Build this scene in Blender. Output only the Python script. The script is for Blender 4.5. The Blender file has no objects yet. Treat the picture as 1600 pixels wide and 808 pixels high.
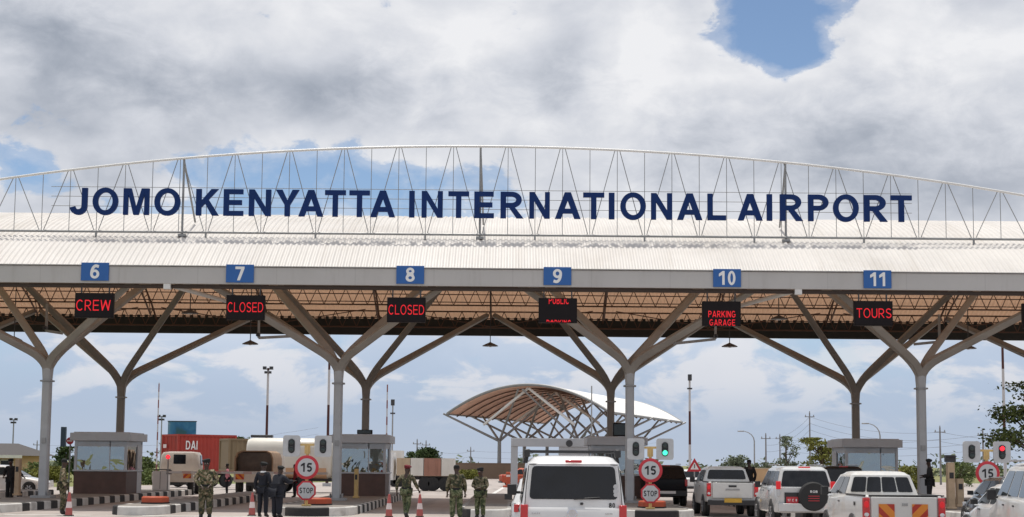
import bpy, math, random
from mathutils import Vector, Matrix, geometry
R = math.radians
random.seed(7)
S = bpy.context.scene
COL = S.collection

# ------------------------------------------------------------------ camera
F = 2400.0                      # focal length in pixels of the 1600 px wide photograph
HC = 1.82                       # eye height
PITCH = math.atan(0.1)
ROLL = R(0.5)
SH = 81.0
cam = bpy.data.cameras.new('camera')
cam.sensor_width = 36
cam.lens = F / 1600 * 36
cam.shift_y = SH / 1600
cam.clip_start = 0.3
cam.clip_end = 6000
cam_ob = bpy.data.objects.new('camera', cam)
COL.objects.link(cam_ob)
RM = Matrix.Rotation(math.pi / 2 + PITCH, 3, 'X') @ Matrix.Rotation(ROLL, 3, 'Z')
cam_ob.matrix_world = Matrix.Translation((0, 0, HC)) @ RM.to_4x4()
S.camera = cam_ob


def P(px, py, Y):
    """the point of the place at distance Y that the photograph shows at (px, py)"""
    d = RM @ Vector(((px - 800) / F, (404 + SH - py) / F, -1))
    return Vector((0, 0, HC)) + d * (Y / d.y)


def X(px, Y, py=745):
    return P(px, py, Y).x


# ------------------------------------------------------------------ sky, sun, exposure
SUN_EL, SUN_AZ = 80, -20        # azimuth from +Y, negative = from the left
world = bpy.data.worlds.new('World')
S.world = world
world.use_nodes = True
wt = world.node_tree
for n in list(wt.nodes):
    wt.nodes.remove(n)


class NT:
    def __init__(s, t):
        s.t = t

    def n(s, typ, **k):
        n = s.t.nodes.new(typ)
        for a, v in k.items():
            setattr(n, a, v)
        return n

    def put(s, sock, v):
        if isinstance(v, bpy.types.NodeSocket):
            s.t.links.new(v, sock)
        else:
            sock.default_value = v

    def m(s, op, a, b=0.0, c=0.0, clamp=False):
        n = s.n('ShaderNodeMath', operation=op, use_clamp=clamp)
        for i, v in enumerate((a, b, c)):
            s.put(n.inputs[i], v)
        return n.outputs[0]

    def mix(s, f, a, b):
        n = s.n('ShaderNodeMix', data_type='RGBA')
        s.put(n.inputs['Factor'], f)
        s.put(n.inputs[6], a)
        s.put(n.inputs[7], b)
        return n.outputs[2]

    def ramp(s, f, stops, mode='LINEAR'):
        n = s.n('ShaderNodeValToRGB')
        n.color_ramp.interpolation = mode
        e = n.color_ramp.elements
        while len(e) < len(stops):
            e.new(0.5)
        for i, (p, c) in enumerate(stops):
            e[i].position = p
            e[i].color = tuple(c) + (1,) if len(c) == 3 else c
        s.put(n.inputs[0], f)
        return n.outputs[0]

    def step(s, f, a, b):
        n = s.n('ShaderNodeMapRange', interpolation_type='SMOOTHSTEP')
        s.put(n.inputs[0], f)
        n.inputs[1].default_value = a
        n.inputs[2].default_value = b
        return n.outputs[0]

    def noise(s, vec, scale, detail=6, rough=0.55, dist=0.0):
        n = s.n('ShaderNodeTexNoise')
        if vec is not None:
            s.put(n.inputs['Vector'], vec)
        n.inputs['Scale'].default_value = scale
        n.inputs['Detail'].default_value = detail
        n.inputs['Roughness'].default_value = rough
        n.inputs['Distortion'].default_value = dist
        return n.outputs[0]


N = NT(wt)
tc = N.n('ShaderNodeTexCoord')
sx = N.n('ShaderNodeSeparateXYZ')
N.put(sx.inputs[0], tc.outputs['Generated'])
az = N.m('ARCTAN2', sx.outputs[0], sx.outputs[1])
el = N.m('ARCSINE', sx.outputs[2])
sky = N.n('ShaderNodeTexSky', sky_type='NISHITA', sun_disc=False)
sky.sun_elevation = R(SUN_EL)
sky.sun_rotation = R(SUN_AZ)
sky.altitude = 1600
sky.air_density = 1.0
sky.dust_density = 0.4
skyc = N.n('ShaderNodeVectorMath', operation='SCALE')
N.put(skyc.inputs[0], sky.outputs[0])
skyc.inputs[3].default_value = 0.115


def aer(px, py):
    d = RM @ Vector(((px - 800) / F, (404 + SH - py) / F, -1))
    d.normalize()
    return math.atan2(d.x, d.y), math.asin(d.z)


def blobs(lst):
    tot = None
    for px, py, rx, ry, w in lst:
        a0, e0 = aer(px, py)
        u = N.m('MULTIPLY', N.m('SUBTRACT', az, a0), F / rx)
        v = N.m('MULTIPLY', N.m('SUBTRACT', el, e0), F / ry)
        q = N.m('ADD', N.m('MULTIPLY', u, u), N.m('MULTIPLY', v, v))
        g = N.m('MULTIPLY', N.m('EXPONENT', N.m('MULTIPLY', q, -1.0)), w)
        tot = g if tot is None else N.m('ADD', tot, g)
    return tot


def skyvec(sa, se, off):
    c = N.n('ShaderNodeCombineXYZ')
    N.put(c.inputs[0], N.m('MULTIPLY', az, sa))
    N.put(c.inputs[1], N.m('MULTIPLY', el, se))
    c.inputs[2].default_value = off
    return c.outputs[0]


n1 = N.noise(skyvec(8, 13, 3.1), 1.0, 9, 0.56, 0.25)
n3 = N.noise(skyvec(26, 42, 9.4), 1.0, 7, 0.62, 0.3)
dens = N.m('ADD', N.m('ADD', N.m('MULTIPLY_ADD', n1, 1.15, -0.50), N.m('MULTIPLY_ADD', n3, 0.75, 0.13)), blobs([
    (1205, 26, 66, 70, -0.62), (1250, 84, 50, 34, -0.40), (1090, 122, 60, 10, -0.14), (715, 60, 20, 34, -0.17),
    (540, 272, 270, 40, -0.30), (45, 262, 60, 40, -0.24), (600, 325, 240, 34, -0.24),
    (300, 100, 520, 130, 0.26), (1000, 190, 420, 120, 0.22), (1500, 120, 190, 170, 0.28), (180, 280, 90, 40, 0.16),
    (1300, 250, 420, 75, 0.28), (960, 60, 160, 90, 0.15)]))
rim = N.m('MULTIPLY', N.m('SUBTRACT', 1.0, N.step(dens, 0.42, 0.85)), 0.16)
mask = N.m('MAXIMUM', N.step(dens, 0.40, 0.56), N.m('MULTIPLY', N.step(dens, 0.24, 0.46), 0.35))
# light and grey clumps of the cloud cover
n2 = N.noise(skyvec(8, 12, 21.7), 1.0, 8, 0.52, 0.25)
shade = N.m('ADD', N.m('ADD', N.m('MULTIPLY_ADD', n2, 1.05, -0.325), N.m('MULTIPLY_ADD', n3, 0.62, 0.03)), blobs([
    (430, 150, 230, 46, -0.23), (40, 70, 190, 120, -0.22), (895, 135, 50, 90, -0.18), (190, 178, 100, 20, 0.10),
    (600, 40, 280, 70, 0.17), (1220, 150, 250, 60, 0.12), (1480, 60, 200, 80, 0.06), (1540, 150, 80, 50, -0.05),
    (930, 265, 150, 40, -0.12), (1400, 285, 240, 50, -0.03), (1060, 60, 110, 60, 0.16), (300, 70, 120, 40, 0.06), (1000, 200, 160, 40, 0.10)]))
cloud = N.ramp(N.m('ADD', shade, rim), [(0.12, (0.28, 0.32, 0.39)), (0.34, (0.45, 0.485, 0.555)), (0.54, (0.64, 0.665, 0.725)), (0.78, (0.86, 0.865, 0.89))])
air = N.mix(mask, skyc.outputs[0], cloud)
# pale hazy air and small fair weather cumulus low over the horizon
low = N.m('SUBTRACT', 1.0, N.step(el, 0.03, 0.145))
n4 = N.noise(skyvec(17, 38, 44.0), 1.0, 8, 0.58, 0.4)
puff = N.m('ADD', N.m('MULTIPLY_ADD', n4, 1.5, -0.27), blobs([(400, 600, 110, 40, 0.10), (740, 590, 150, 34, 0.07), (1050, 590, 130, 45, 0.06), (1300, 600, 260, 60, 0.10), (60, 560, 70, 40, 0.04), (560, 545, 90, 26, -0.08), (800, 548, 110, 20, -0.08), (300, 535, 100, 26, -0.08)]))
pm = N.m('MULTIPLY', N.step(puff, 0.45, 0.62), N.step(el, 0.012, 0.06))
lowair = N.ramp(el, [(0.0, (0.48, 0.545, 0.655)), (0.045, (0.435, 0.53, 0.68)), (0.10, (0.40, 0.545, 0.76))])
lowc = N.mix(N.m('MULTIPLY', pm, 0.80), lowair, (0.74, 0.745, 0.785, 1))
haz = N.mix(low, air, lowc)
bg = N.n('ShaderNodeBackground')
N.put(bg.inputs[0], haz)
bg.inputs[1].default_value = 1.0
wo = N.n('ShaderNodeOutputWorld')
N.put(wo.inputs[0], bg.outputs[0])

sun = bpy.data.lights.new('sun', 'SUN')
sun.energy = 3.5
sun.angle = R(0.6)
sun.color = (1.0, 0.95, 0.87)
sun_ob = bpy.data.objects.new('sun', sun)
COL.objects.link(sun_ob)
sd = Vector((math.sin(R(SUN_AZ)) * math.cos(R(SUN_EL)), math.cos(R(SUN_AZ)) * math.cos(R(SUN_EL)), math.sin(R(SUN_EL))))
sun_ob.rotation_euler = sd.to_track_quat('Z', 'Y').to_euler()
sun_ob.location = (0, 0, 60)

S.view_settings.view_transform = 'Standard'
S.view_settings.look = 'None'
S.view_settings.gamma = 1
S.view_settings.exposure = 0.0
S.view_settings.use_curve_mapping = False


# ------------------------------------------------------------------ materials
def mat(name, col, rough=0.6, metal=0.0, var=0.12, vscale=3.0, bump=0.0, bscale=20.0, dirt=None, spec=0.5, coat=0.0):
    """a Principled surface whose colour wanders a little"""
    m = bpy.data.materials.new(name)
    m.use_nodes = True
    t = NT(m.node_tree)
    b = m.node_tree.nodes['Principled BSDF']
    co = t.n('ShaderNodeTexCoord').outputs['Object']
    c = tuple(col) + (1,)
    if var:
        nz = t.noise(co, vscale, 5, 0.6)
        lo = tuple(max(0, x * (1 - var)) for x in col) + (1,)
        hi = tuple(min(1, x * (1 + var)) for x in col) + (1,)
        c = t.ramp(nz, [(0.3, lo), (0.7, hi)])
        if dirt:
            dn = t.noise(co, vscale * 0.6, 7, 0.65, 0.5)
            c = t.mix(t.m('MULTIPLY', t.step(dn, 0.5, 0.72), dirt[3]), c, tuple(dirt[:3]) + (1,))
        rn = t.m('MULTIPLY_ADD', nz, 0.25, rough - 0.12, clamp=True)
        t.put(b.inputs['Roughness'], rn)
    else:
        b.inputs['Roughness'].default_value = rough
    t.put(b.inputs['Base Color'], c)
    b.inputs['Metallic'].default_value = metal
    b.inputs['Specular IOR Level'].default_value = spec
    b.inputs['Coat Weight'].default_value = coat
    b.inputs['Coat Roughness'].default_value = 0.05
    if bump:
        bn = t.n('ShaderNodeBump')
        t.put(bn.inputs['Height'], t.noise(co, bscale, 6, 0.6))
        bn.inputs['Strength'].default_value = bump
        bn.inputs['Distance'].default_value = 0.03
        t.put(b.inputs['Normal'], bn.outputs[0])
    return m


def emit(name, col, strength):
    m = bpy.data.materials.new(name)
    m.use_nodes = True
    b = m.node_tree.nodes['Principled BSDF']
    b.inputs['Base Color'].default_value = tuple(c * 0.3 for c in col) + (1,)
    b.inputs['Emission Color'].default_value = tuple(col) + (1,)
    b.inputs['Emission Strength'].default_value = strength
    return m


def glass(name, tint, refl=0.25, rough=0.03, wavy=False):
    m = bpy.data.materials.new(name)
    m.use_nodes = True
    t = NT(m.node_tree)
    m.node_tree.nodes.remove(m.node_tree.nodes['Principled BSDF'])
    tr = t.n('ShaderNodeBsdfTransparent')
    tr.inputs[0].default_value = tuple(tint) + (1,)
    gl = t.n('ShaderNodeBsdfGlossy')
    gl.inputs['Roughness'].default_value = rough
    gl.inputs['Color'].default_value = (0.85, 0.9, 0.92, 1)
    if wavy:
        bn = t.n('ShaderNodeBump')
        t.put(bn.inputs['Height'], t.noise(t.n('ShaderNodeTexCoord').outputs['Object'], 1.3, 2, 0.4, 0.8))
        bn.inputs['Strength'].default_value = 0.3
        bn.inputs['Distance'].default_value = 0.05
        t.put(gl.inputs['Normal'], bn.outputs[0])
    lw = t.n('ShaderNodeLayerWeight')
    lw.inputs[0].default_value = 0.35
    mx = t.n('ShaderNodeMixShader')
    t.put(mx.inputs[0], t.m('MULTIPLY_ADD', lw.outputs['Fresnel'], 0.8, refl, clamp=True))
    t.put(mx.inputs[1], tr.outputs[0])
    t.put(mx.inputs[2], gl.outputs[0])
    t.put(m.node_tree.nodes['Material Output'].inputs[0], mx.outputs[0])
    return m


def camo(name, cols, scale):
    m = bpy.data.materials.new(name)
    m.use_nodes = True
    t = NT(m.node_tree)
    b = m.node_tree.nodes['Principled BSDF']
    co = t.n('ShaderNodeTexCoord').outputs['Object']
    n = t.noise(co, scale, 3, 0.5, 1.2)
    k = t.noise(co, scale * 1.7, 2, 0.5, 0.8)
    v = t.m('ADD', t.m('MULTIPLY', n, 0.7), t.m('MULTIPLY', k, 0.3))
    t.put(b.inputs['Base Color'], t.ramp(v, [(0.0, cols[0]), (0.43, cols[1]), (0.50, cols[2]), (0.57, cols[3])], 'CONSTANT'))
    b.inputs['Roughness'].default_value = 0.9
    bn = t.n('ShaderNodeBump')
    t.put(bn.inputs['Height'], t.noise(co, 9, 4, 0.6, 0.5))
    bn.inputs['Strength'].default_value = 0.5
    bn.inputs['Distance'].default_value = 0.05
    t.put(b.inputs['Normal'], bn.outputs[0])
    return m


def striped(name, c1, c2, axis, period, phase=0.0, duty=0.5, var=0.2, rough=0.75, diag=0.0):
    m = bpy.data.materials.new(name)
    m.use_nodes = True
    t = NT(m.node_tree)
    b = m.node_tree.nodes['Principled BSDF']
    co = t.n('ShaderNodeTexCoord').outputs['Object']
    s = t.n('ShaderNodeSeparateXYZ')
    t.put(s.inputs[0], co)
    c = s.outputs[axis]
    if diag:
        c = t.m('MULTIPLY_ADD', s.outputs[2], diag, c)
    f = t.m('FRACT', t.m('MULTIPLY_ADD', c, 1 / period, phase))
    nz = t.noise(co, 2.5, 6, 0.65)
    v = t.m('MULTIPLY_ADD', nz, var * 2, 1 - var)
    col = t.mix(t.m('GREATER_THAN', f, duty), tuple(c1) + (1,), tuple(c2) + (1,))
    sc = t.n('ShaderNodeVectorMath', operation='SCALE')
    t.put(sc.inputs[0], col)
    t.put(sc.inputs[3], v)
    t.put(b.inputs['Base Color'], sc.outputs[0])
    b.inputs['Roughness'].default_value = rough
    return m


def roof_mat(name, top, under, glow, amount):
    """thin sheeting; daylight passing through and a warm underside colour are added to brighten it from below; rain streaks run down the slope"""
    m = mat(name, top, 0.5, 0.0, 0.07, 0.35, dirt=(0.45, 0.40, 0.33, 0.25))
    t = NT(m.node_tree)
    b = m.node_tree.nodes['Principled BSDF']
    src = b.inputs['Base Color'].links[0].from_socket
    co = t.n('ShaderNodeTexCoord').outputs['Object']
    mp = t.n('ShaderNodeMapping')
    mp.inputs['Scale'].default_value = (1.6, 0.10, 0.10)
    t.put(mp.inputs[0], co)
    st = t.noise(mp.outputs[0], 1.0, 5, 0.65)
    src = t.mix(t.m('MULTIPLY', t.step(st, 0.5, 0.75), 0.32), src, (0.47, 0.43, 0.37, 1))
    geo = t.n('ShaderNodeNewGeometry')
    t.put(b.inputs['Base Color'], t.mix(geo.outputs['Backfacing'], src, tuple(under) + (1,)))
    tl = t.n('ShaderNodeBsdfTranslucent')
    tl.inputs[0].default_value = tuple(glow) + (1,)
    mx = t.n('ShaderNodeMixShader')
    mx.inputs[0].default_value = amount
    t.put(mx.inputs[1], b.outputs[0])
    t.put(mx.inputs[2], tl.outputs[0])
    t.put(m.node_tree.nodes['Material Output'].inputs[0], mx.outputs[0])
    return m


def fascia_mat():
    """painted sheet fascia with panel joints and rain stains"""
    m = mat('fascia_paint', (0.47, 0.455, 0.44), 0.5, 0, 0.05, 0.4, dirt=(0.33, 0.30, 0.27, 0.25))
    t = NT(m.node_tree)
    b = m.node_tree.nodes['Principled BSDF']
    src = b.inputs['Base Color'].links[0].from_socket
    co = t.n('ShaderNodeTexCoord').outputs['Object']
    sp = t.n('ShaderNodeSeparateXYZ')
    t.put(sp.inputs[0], co)
    joint = t.m('LESS_THAN', t.m('FRACT', t.m('MULTIPLY', sp.outputs[0], 1 / 2.95)), 0.012)
    mp = t.n('ShaderNodeMapping')
    mp.inputs['Scale'].default_value = (2.2, 1, 0.25)
    t.put(mp.inputs[0], co)
    st = t.noise(mp.outputs[0], 1.0, 6, 0.7)
    src = t.mix(t.m('MULTIPLY', t.step(st, 0.5, 0.78), 0.35), src, (0.30, 0.27, 0.24, 1))
    t.put(b.inputs['Base Color'], t.mix(t.m('MULTIPLY', joint, 0.16), src, (0.15, 0.14, 0.13, 1)))
    return m


M = dict(
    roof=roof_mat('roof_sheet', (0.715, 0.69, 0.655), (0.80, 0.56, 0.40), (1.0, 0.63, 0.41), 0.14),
    fascia=fascia_mat(),
    dark=mat('dark_gutter_steel', (0.022, 0.026, 0.026), 0.6, 0, 0.25, 1.5),
    arm=mat('front_arm_paint', (0.35, 0.325, 0.295), 0.5, 0, 0.10, 1.1, dirt=(0.2, 0.16, 0.12, 0.35)),
    purlin=mat('purlin_primer', (0.10, 0.052, 0.034), 0.6, 0, 0.2, 3),
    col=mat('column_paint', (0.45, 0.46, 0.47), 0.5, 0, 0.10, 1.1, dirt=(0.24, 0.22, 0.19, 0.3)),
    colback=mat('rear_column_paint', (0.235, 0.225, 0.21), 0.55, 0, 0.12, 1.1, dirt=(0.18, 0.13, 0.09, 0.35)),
    truss=mat('galvanised_tube', (0.27, 0.27, 0.27), 0.5, 0.2, 0.12, 2),
    trusswhite=mat('white_tube', (0.68, 0.67, 0.65), 0.45, 0, 0.06, 2),
    navy=mat('navy_letter', (0.009, 0.030, 0.125), 0.6, 0, 0.1, 2, spec=0.15),
    bluesign=mat('blue_sign_face', (0.018, 0.11, 0.36), 0.45, 0, 0.06, 2),
    white=mat('white_paint', (0.80, 0.80, 0.79), 0.45, 0, 0.04, 2),
    ledbox=mat('black_led_housing', (0.012, 0.009, 0.010), 0.5, 0, 0.15, 4, spec=0.15),
    led=emit('red_led', (1.0, 0.012, 0.025), 0.66),
    steel=mat('grey_steel', (0.33, 0.33, 0.33), 0.5, 0.3, 0.12, 4),
    darksteel=mat('dark_steel', (0.05, 0.05, 0.055), 0.5, 0.2, 0.15, 4),
    booth=mat('booth_cladding', (0.55, 0.59, 0.63), 0.5, 0.0, 0.07, 1.4, dirt=(0.3, 0.26, 0.22, 0.25)),
    brick=mat('booth_brown_panel', (0.115, 0.068, 0.055), 0.6, 0, 0.22, 2.2, dirt=(0.08, 0.07, 0.06, 0.3)),
    clear=glass('booth_glass', (0.42, 0.48, 0.43), 0.34, 0.02, True),
    tint=mat('tinted_car_glass', (0.008, 0.009, 0.012), 0.10, 0, 0.5, 2.5, spec=0.42),
    carglass=mat('light_car_glass', (0.03, 0.038, 0.042), 0.05, 0, 0, spec=0.5),
    black=mat('black_rubber', (0.02, 0.02, 0.021), 0.75, 0, 0.2, 5),
    plastic=mat('black_plastic', (0.025, 0.025, 0.027), 0.45, 0, 0.1, 5),
    rim=mat('alloy_rim', (0.45, 0.45, 0.46), 0.35, 0.7, 0.1, 6),
    carwhite=mat('white_car_paint', (0.66, 0.66, 0.655), 0.3, 0, 0.03, 1.5, dirt=(0.52, 0.46, 0.38, 0.22), coat=0.7),
    carsilver=mat('pearl_car_paint', (0.55, 0.555, 0.55), 0.28, 0.1, 0.04, 1.5, dirt=(0.45, 0.36, 0.27, 0.35), coat=0.7),
    cardusty=mat('dusty_white_paint', (0.61, 0.605, 0.585), 0.35, 0, 0.04, 1.5, dirt=(0.48, 0.40, 0.31, 0.45), coat=0.4),
    carblack=mat('black_car_paint', (0.007, 0.008, 0.011), 0.35, 0, 0.1, 3, coat=0.15, spec=0.25),
    cargrey=mat('dark_grey_car_paint', (0.045, 0.047, 0.05), 0.25, 0.2, 0.1, 3, coat=0.8),
    redlamp=mat('red_lamp_lens', (0.50, 0.012, 0.018), 0.12, 0, 0.15, 9, coat=0.8),
    redlit=emit('lit_red_lamp', (0.85, 0.02, 0.03), 0.45),
    greenlit=emit('lit_green_signal', (0.07, 0.95, 0.55), 1.5),
    redsig=emit('lit_red_signal', (1.0, 0.03, 0.05), 1.4),
    lens=mat('unlit_lens', (0.03, 0.045, 0.045), 0.15, 0, 0.2, 9),
    clearlamp=mat('clear_lamp', (0.65, 0.65, 0.66), 0.1, 0, 0.1, 9, coat=0.7),
    chrome=mat('chrome', (0.6, 0.6, 0.62), 0.15, 0.9, 0.05, 9),
    yellowplate=mat('yellow_plate', (0.55, 0.33, 0.04), 0.5, 0, 0.1, 9),
    redplate=mat('red_plate', (0.45, 0.03, 0.04), 0.5, 0, 0.1, 9),
    signred=mat('sign_red', (0.52, 0.03, 0.045), 0.45, 0, 0.08, 4),
    ink=mat('black_ink', (0.012, 0.012, 0.016), 0.6, 0, 0.1, 4),
    signgrey=mat('signal_backing', (0.50, 0.51, 0.52), 0.5, 0, 0.07, 4),
    yellow=mat('faded_yellow_post', (0.60, 0.42, 0.17), 0.6, 0, 0.12, 4, dirt=(0.35, 0.28, 0.2, 0.4)),
    tan=mat('tan_post', (0.50, 0.37, 0.24), 0.65, 0, 0.14, 4),
    orange=mat('orange_plastic', (0.42, 0.075, 0.03), 0.6, 0, 0.15, 3),
    cone=mat('faded_cone_red', (0.42, 0.10, 0.09), 0.6, 0, 0.14, 6),
    conewhite=mat('cone_band', (0.72, 0.62, 0.60), 0.5, 0, 0.08, 6),
    kerbwhite=mat('white_kerb_paint', (0.62, 0.61, 0.58), 0.8, 0, 0.14, 2, dirt=(0.25, 0.22, 0.19, 0.6)),
    kerbblack=mat('black_kerb_paint', (0.022, 0.022, 0.024), 0.8, 0, 0.3, 2, dirt=(0.09, 0.08, 0.07, 0.5)),
    island=mat('island_concrete', (0.24, 0.22, 0.20), 0.85, 0, 0.18, 1.5, 0.3, 12),
    skin=mat('dark_brown_skin', (0.050, 0.026, 0.017), 0.5, 0, 0.15, 12),
    camo=camo('green_brown_camouflage', [(0.03, 0.03, 0.018), (0.075, 0.09, 0.035), (0.19, 0.13, 0.08), (0.34, 0.30, 0.20)], 8.5),
    camodark=camo('dark_green_camouflage', [(0.022, 0.024, 0.016), (0.05, 0.058, 0.024), (0.11, 0.085, 0.05), (0.20, 0.18, 0.115)], 8.5),
    camogreen=camo('green_camouflage', [(0.025, 0.032, 0.018), (0.055, 0.08, 0.03), (0.10, 0.11, 0.055), (0.20, 0.21, 0.12)], 8.5),
    darkcloth=mat('blue_black_cloth', (0.012, 0.014, 0.022), 0.9, 0, 0.25, 6, 0.4, 9),
    blackcloth=mat('black_cloth', (0.014, 0.014, 0.015), 0.9, 0, 0.25, 6, 0.4, 9),
    beretred=mat('maroon_beret', (0.13, 0.012, 0.018), 0.9, 0, 0.15, 9),
    beretdark=mat('dark_beret', (0.012, 0.013, 0.013), 0.9, 0, 0.15, 9),
    boot=mat('black_boot', (0.012, 0.011, 0.010), 0.4, 0, 0.15, 9),
    pink=mat('pink_cloth', (0.62, 0.24, 0.30), 0.9, 0, 0.1, 9),
    redcloth=mat('dark_red_cloth', (0.22, 0.018, 0.025), 0.9, 0, 0.1, 9),
    beige=mat('beige_truck_paint', (0.56, 0.51, 0.455), 0.5, 0, 0.08, 2, dirt=(0.36, 0.27, 0.2, 0.4)),
    canvas=mat('brown_canvas', (0.30, 0.20, 0.13), 0.9, 0, 0.15, 2, 0.4, 6),
    interior=mat('dim_interior_tone', (0.17, 0.14, 0.12), 0.9, 0, 0.2, 3),
    contred=mat('red_container_paint', (0.36, 0.035, 0.022), 0.55, 0, 0.12, 0.8, dirt=(0.22, 0.045, 0.03, 0.4)),
    olive=mat('olive_container_paint', (0.22, 0.165, 0.095), 0.6, 0, 0.12, 1),
    tank=mat('tank_white', (0.72, 0.69, 0.62), 0.4, 0, 0.05, 0.8, dirt=(0.55, 0.36, 0.2, 0.4)),
    tankbelly=mat('tank_orange_belly', (0.58, 0.36, 0.22), 0.5, 0, 0.1, 1),
    boxbrown=mat('brown_box_panel', (0.36, 0.18, 0.13), 0.6, 0, 0.12, 1),
    boxtan=mat('tan_box_panel', (0.50, 0.39, 0.27), 0.6, 0, 0.1, 1),
    boxwhite=mat('white_box_panel', (0.70, 0.68, 0.63), 0.6, 0, 0.07, 1, dirt=(0.5, 0.38, 0.28, 0.3)),
    wall=mat('tan_wall_plaster', (0.55, 0.36, 0.20), 0.85, 0, 0.08, 0.6),
    earthwall=mat('brown_boundary_wall', (0.25, 0.175, 0.12), 0.9, 0, 0.15, 0.3, 0.3, 2),
    tile=mat('grey_roof_tile', (0.065, 0.058, 0.056), 0.8, 0, 0.15, 1),
    darkblue=mat('dark_blue_pylon', (0.012, 0.03, 0.055), 0.4, 0, 0.1, 1),
    bark=mat('bark', (0.10, 0.07, 0.05), 0.9, 0, 0.2, 5, 0.4, 12),
    leafdark=mat('dark_leaf', (0.055, 0.085, 0.030), 0.8, 0, 0.45, 1.2, spec=0.2),
    leafmid=mat('mid_leaf', (0.12, 0.155, 0.055), 0.8, 0, 0.45, 1.0, spec=0.2),
    leafgrey=mat('grey_green_leaf', (0.15, 0.175, 0.115), 0.8, 0, 0.4, 1.0, spec=0.2),
    leafyellow=mat('yellow_green_leaf', (0.15, 0.155, 0.035), 0.8, 0, 0.4, 1.0, spec=0.2),
    wood=mat('hazed_pole_wood', (0.23, 0.22, 0.22), 0.9, 0, 0.2, 2),  # grey lightened to put distance haze into the pole colour
    wire=mat('wire', (0.20, 0.21, 0.23), 0.6, 0, 0),
    wood2=mat('dark_brown_beam_paint', (0.05, 0.034, 0.027), 0.7, 0, 0.2, 2),
    polestripe=striped('red_white_mast', (0.075, 0.022, 0.018), (0.52, 0.50, 0.50), 2, 5.4, 0.35, 0.5, 0.12),
    maststripe=striped('thin_red_white_mast', (0.25, 0.10, 0.09), (0.55, 0.54, 0.55), 2, 1.2, 0.2, 0.5, 0.1),
    boom=striped('boom_red_white', (0.80, 0.79, 0.78), (0.70, 0.52, 0.50), 0, 1.6, 0.0, 0.72, 0.06),
    chevron=striped('orange_red_chevron', (0.40, 0.035, 0.02), (0.66, 0.23, 0.03), 0, 0.36, 0.2, 0.42, 0.06, 0.4, 1.0),
    chevron2=striped('orange_red_chevron_mirrored', (0.40, 0.035, 0.02), (0.66, 0.23, 0.03), 0, 0.36, 0.2, 0.42, 0.06, 0.4, -1.0),
    fabric=mat('far_canopy_top', (0.80, 0.78, 0.75), 0.5, 0, 0.04, 0.3),
    fabricunder=mat('far_canopy_underside', (0.80, 0.52, 0.40), 0.7, 0, 0.18, 0.5),
    concrete=mat('grey_portal_concrete', (0.42, 0.43, 0.45), 0.7, 0, 0.07, 0.5),
)


def billboard_mat():
    m = bpy.data.materials.new('blue_billboard_picture')
    m.use_nodes = True
    t = NT(m.node_tree)
    b = m.node_tree.nodes['Principled BSDF']
    co = t.n('ShaderNodeTexCoord').outputs['Object']
    n = t.noise(co, 0.30, 3, 0.5, 0.6)
    t.put(b.inputs['Base Color'], t.ramp(n, [(0.36, (0.02, 0.09, 0.12)), (0.47, (0.015, 0.13, 0.30)), (0.56, (0.05, 0.20, 0.36)), (0.66, (0.25, 0.33, 0.38))]))
    return m


def ground_mat():
    m = bpy.data.materials.new('dry_grass_and_soil')
    m.use_nodes = True
    t = NT(m.node_tree)
    b = m.node_tree.nodes['Principled BSDF']
    co = t.n('ShaderNodeTexCoord').outputs['Object']
    n = t.noise(co, 0.05, 8, 0.6, 0.4)
    k = t.noise(co, 1.6, 6, 0.7)
    a = t.ramp(n, [(0.3, (0.11, 0.15, 0.035)), (0.5, (0.19, 0.20, 0.06)), (0.68, (0.28, 0.22, 0.12))])
    t.put(b.inputs['Base Color'], t.mix(t.m('MULTIPLY', k, 0.45), a, (0.10, 0.10, 0.035, 1)))
    b.inputs['Roughness'].default_value = 0.95
    return m


def paving_mat():
    m = bpy.data.materials.new('worn_pale_paving')
    m.use_nodes = True
    t = NT(m.node_tree)
    b = m.node_tree.nodes['Principled BSDF']
    co = t.n('ShaderNodeTexCoord').outputs['Object']
    n = t.noise(co, 0.18, 9, 0.65, 0.3)
    k = t.noise(co, 6.0, 5, 0.7)
    mp = t.n('ShaderNodeMapping')
    mp.inputs['Scale'].default_value = (1.1, 0.05, 1)
    t.put(mp.inputs[0], co)
    tr = t.noise(mp.outputs[0], 1.0, 4, 0.55)
    a = t.ramp(n, [(0.3, (0.33, 0.285, 0.26)), (0.7, (0.47, 0.415, 0.385))])
    a = t.mix(t.m('MULTIPLY', t.step(tr, 0.48, 0.66), 0.42), a, (0.17, 0.155, 0.145, 1))
    a = t.mix(t.m('MULTIPLY', k, 0.3), a, (0.24, 0.22, 0.20, 1))
    t.put(b.inputs['Base Color'], a)
    b.inputs['Roughness'].default_value = 0.85
    bn = t.n('ShaderNodeBump')
    t.put(bn.inputs['Height'], k)
    bn.inputs['Strength'].default_value = 0.25
    bn.inputs['Distance'].default_value = 0.02
    t.put(b.inputs['Normal'], bn.outputs[0])
    return m


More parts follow.
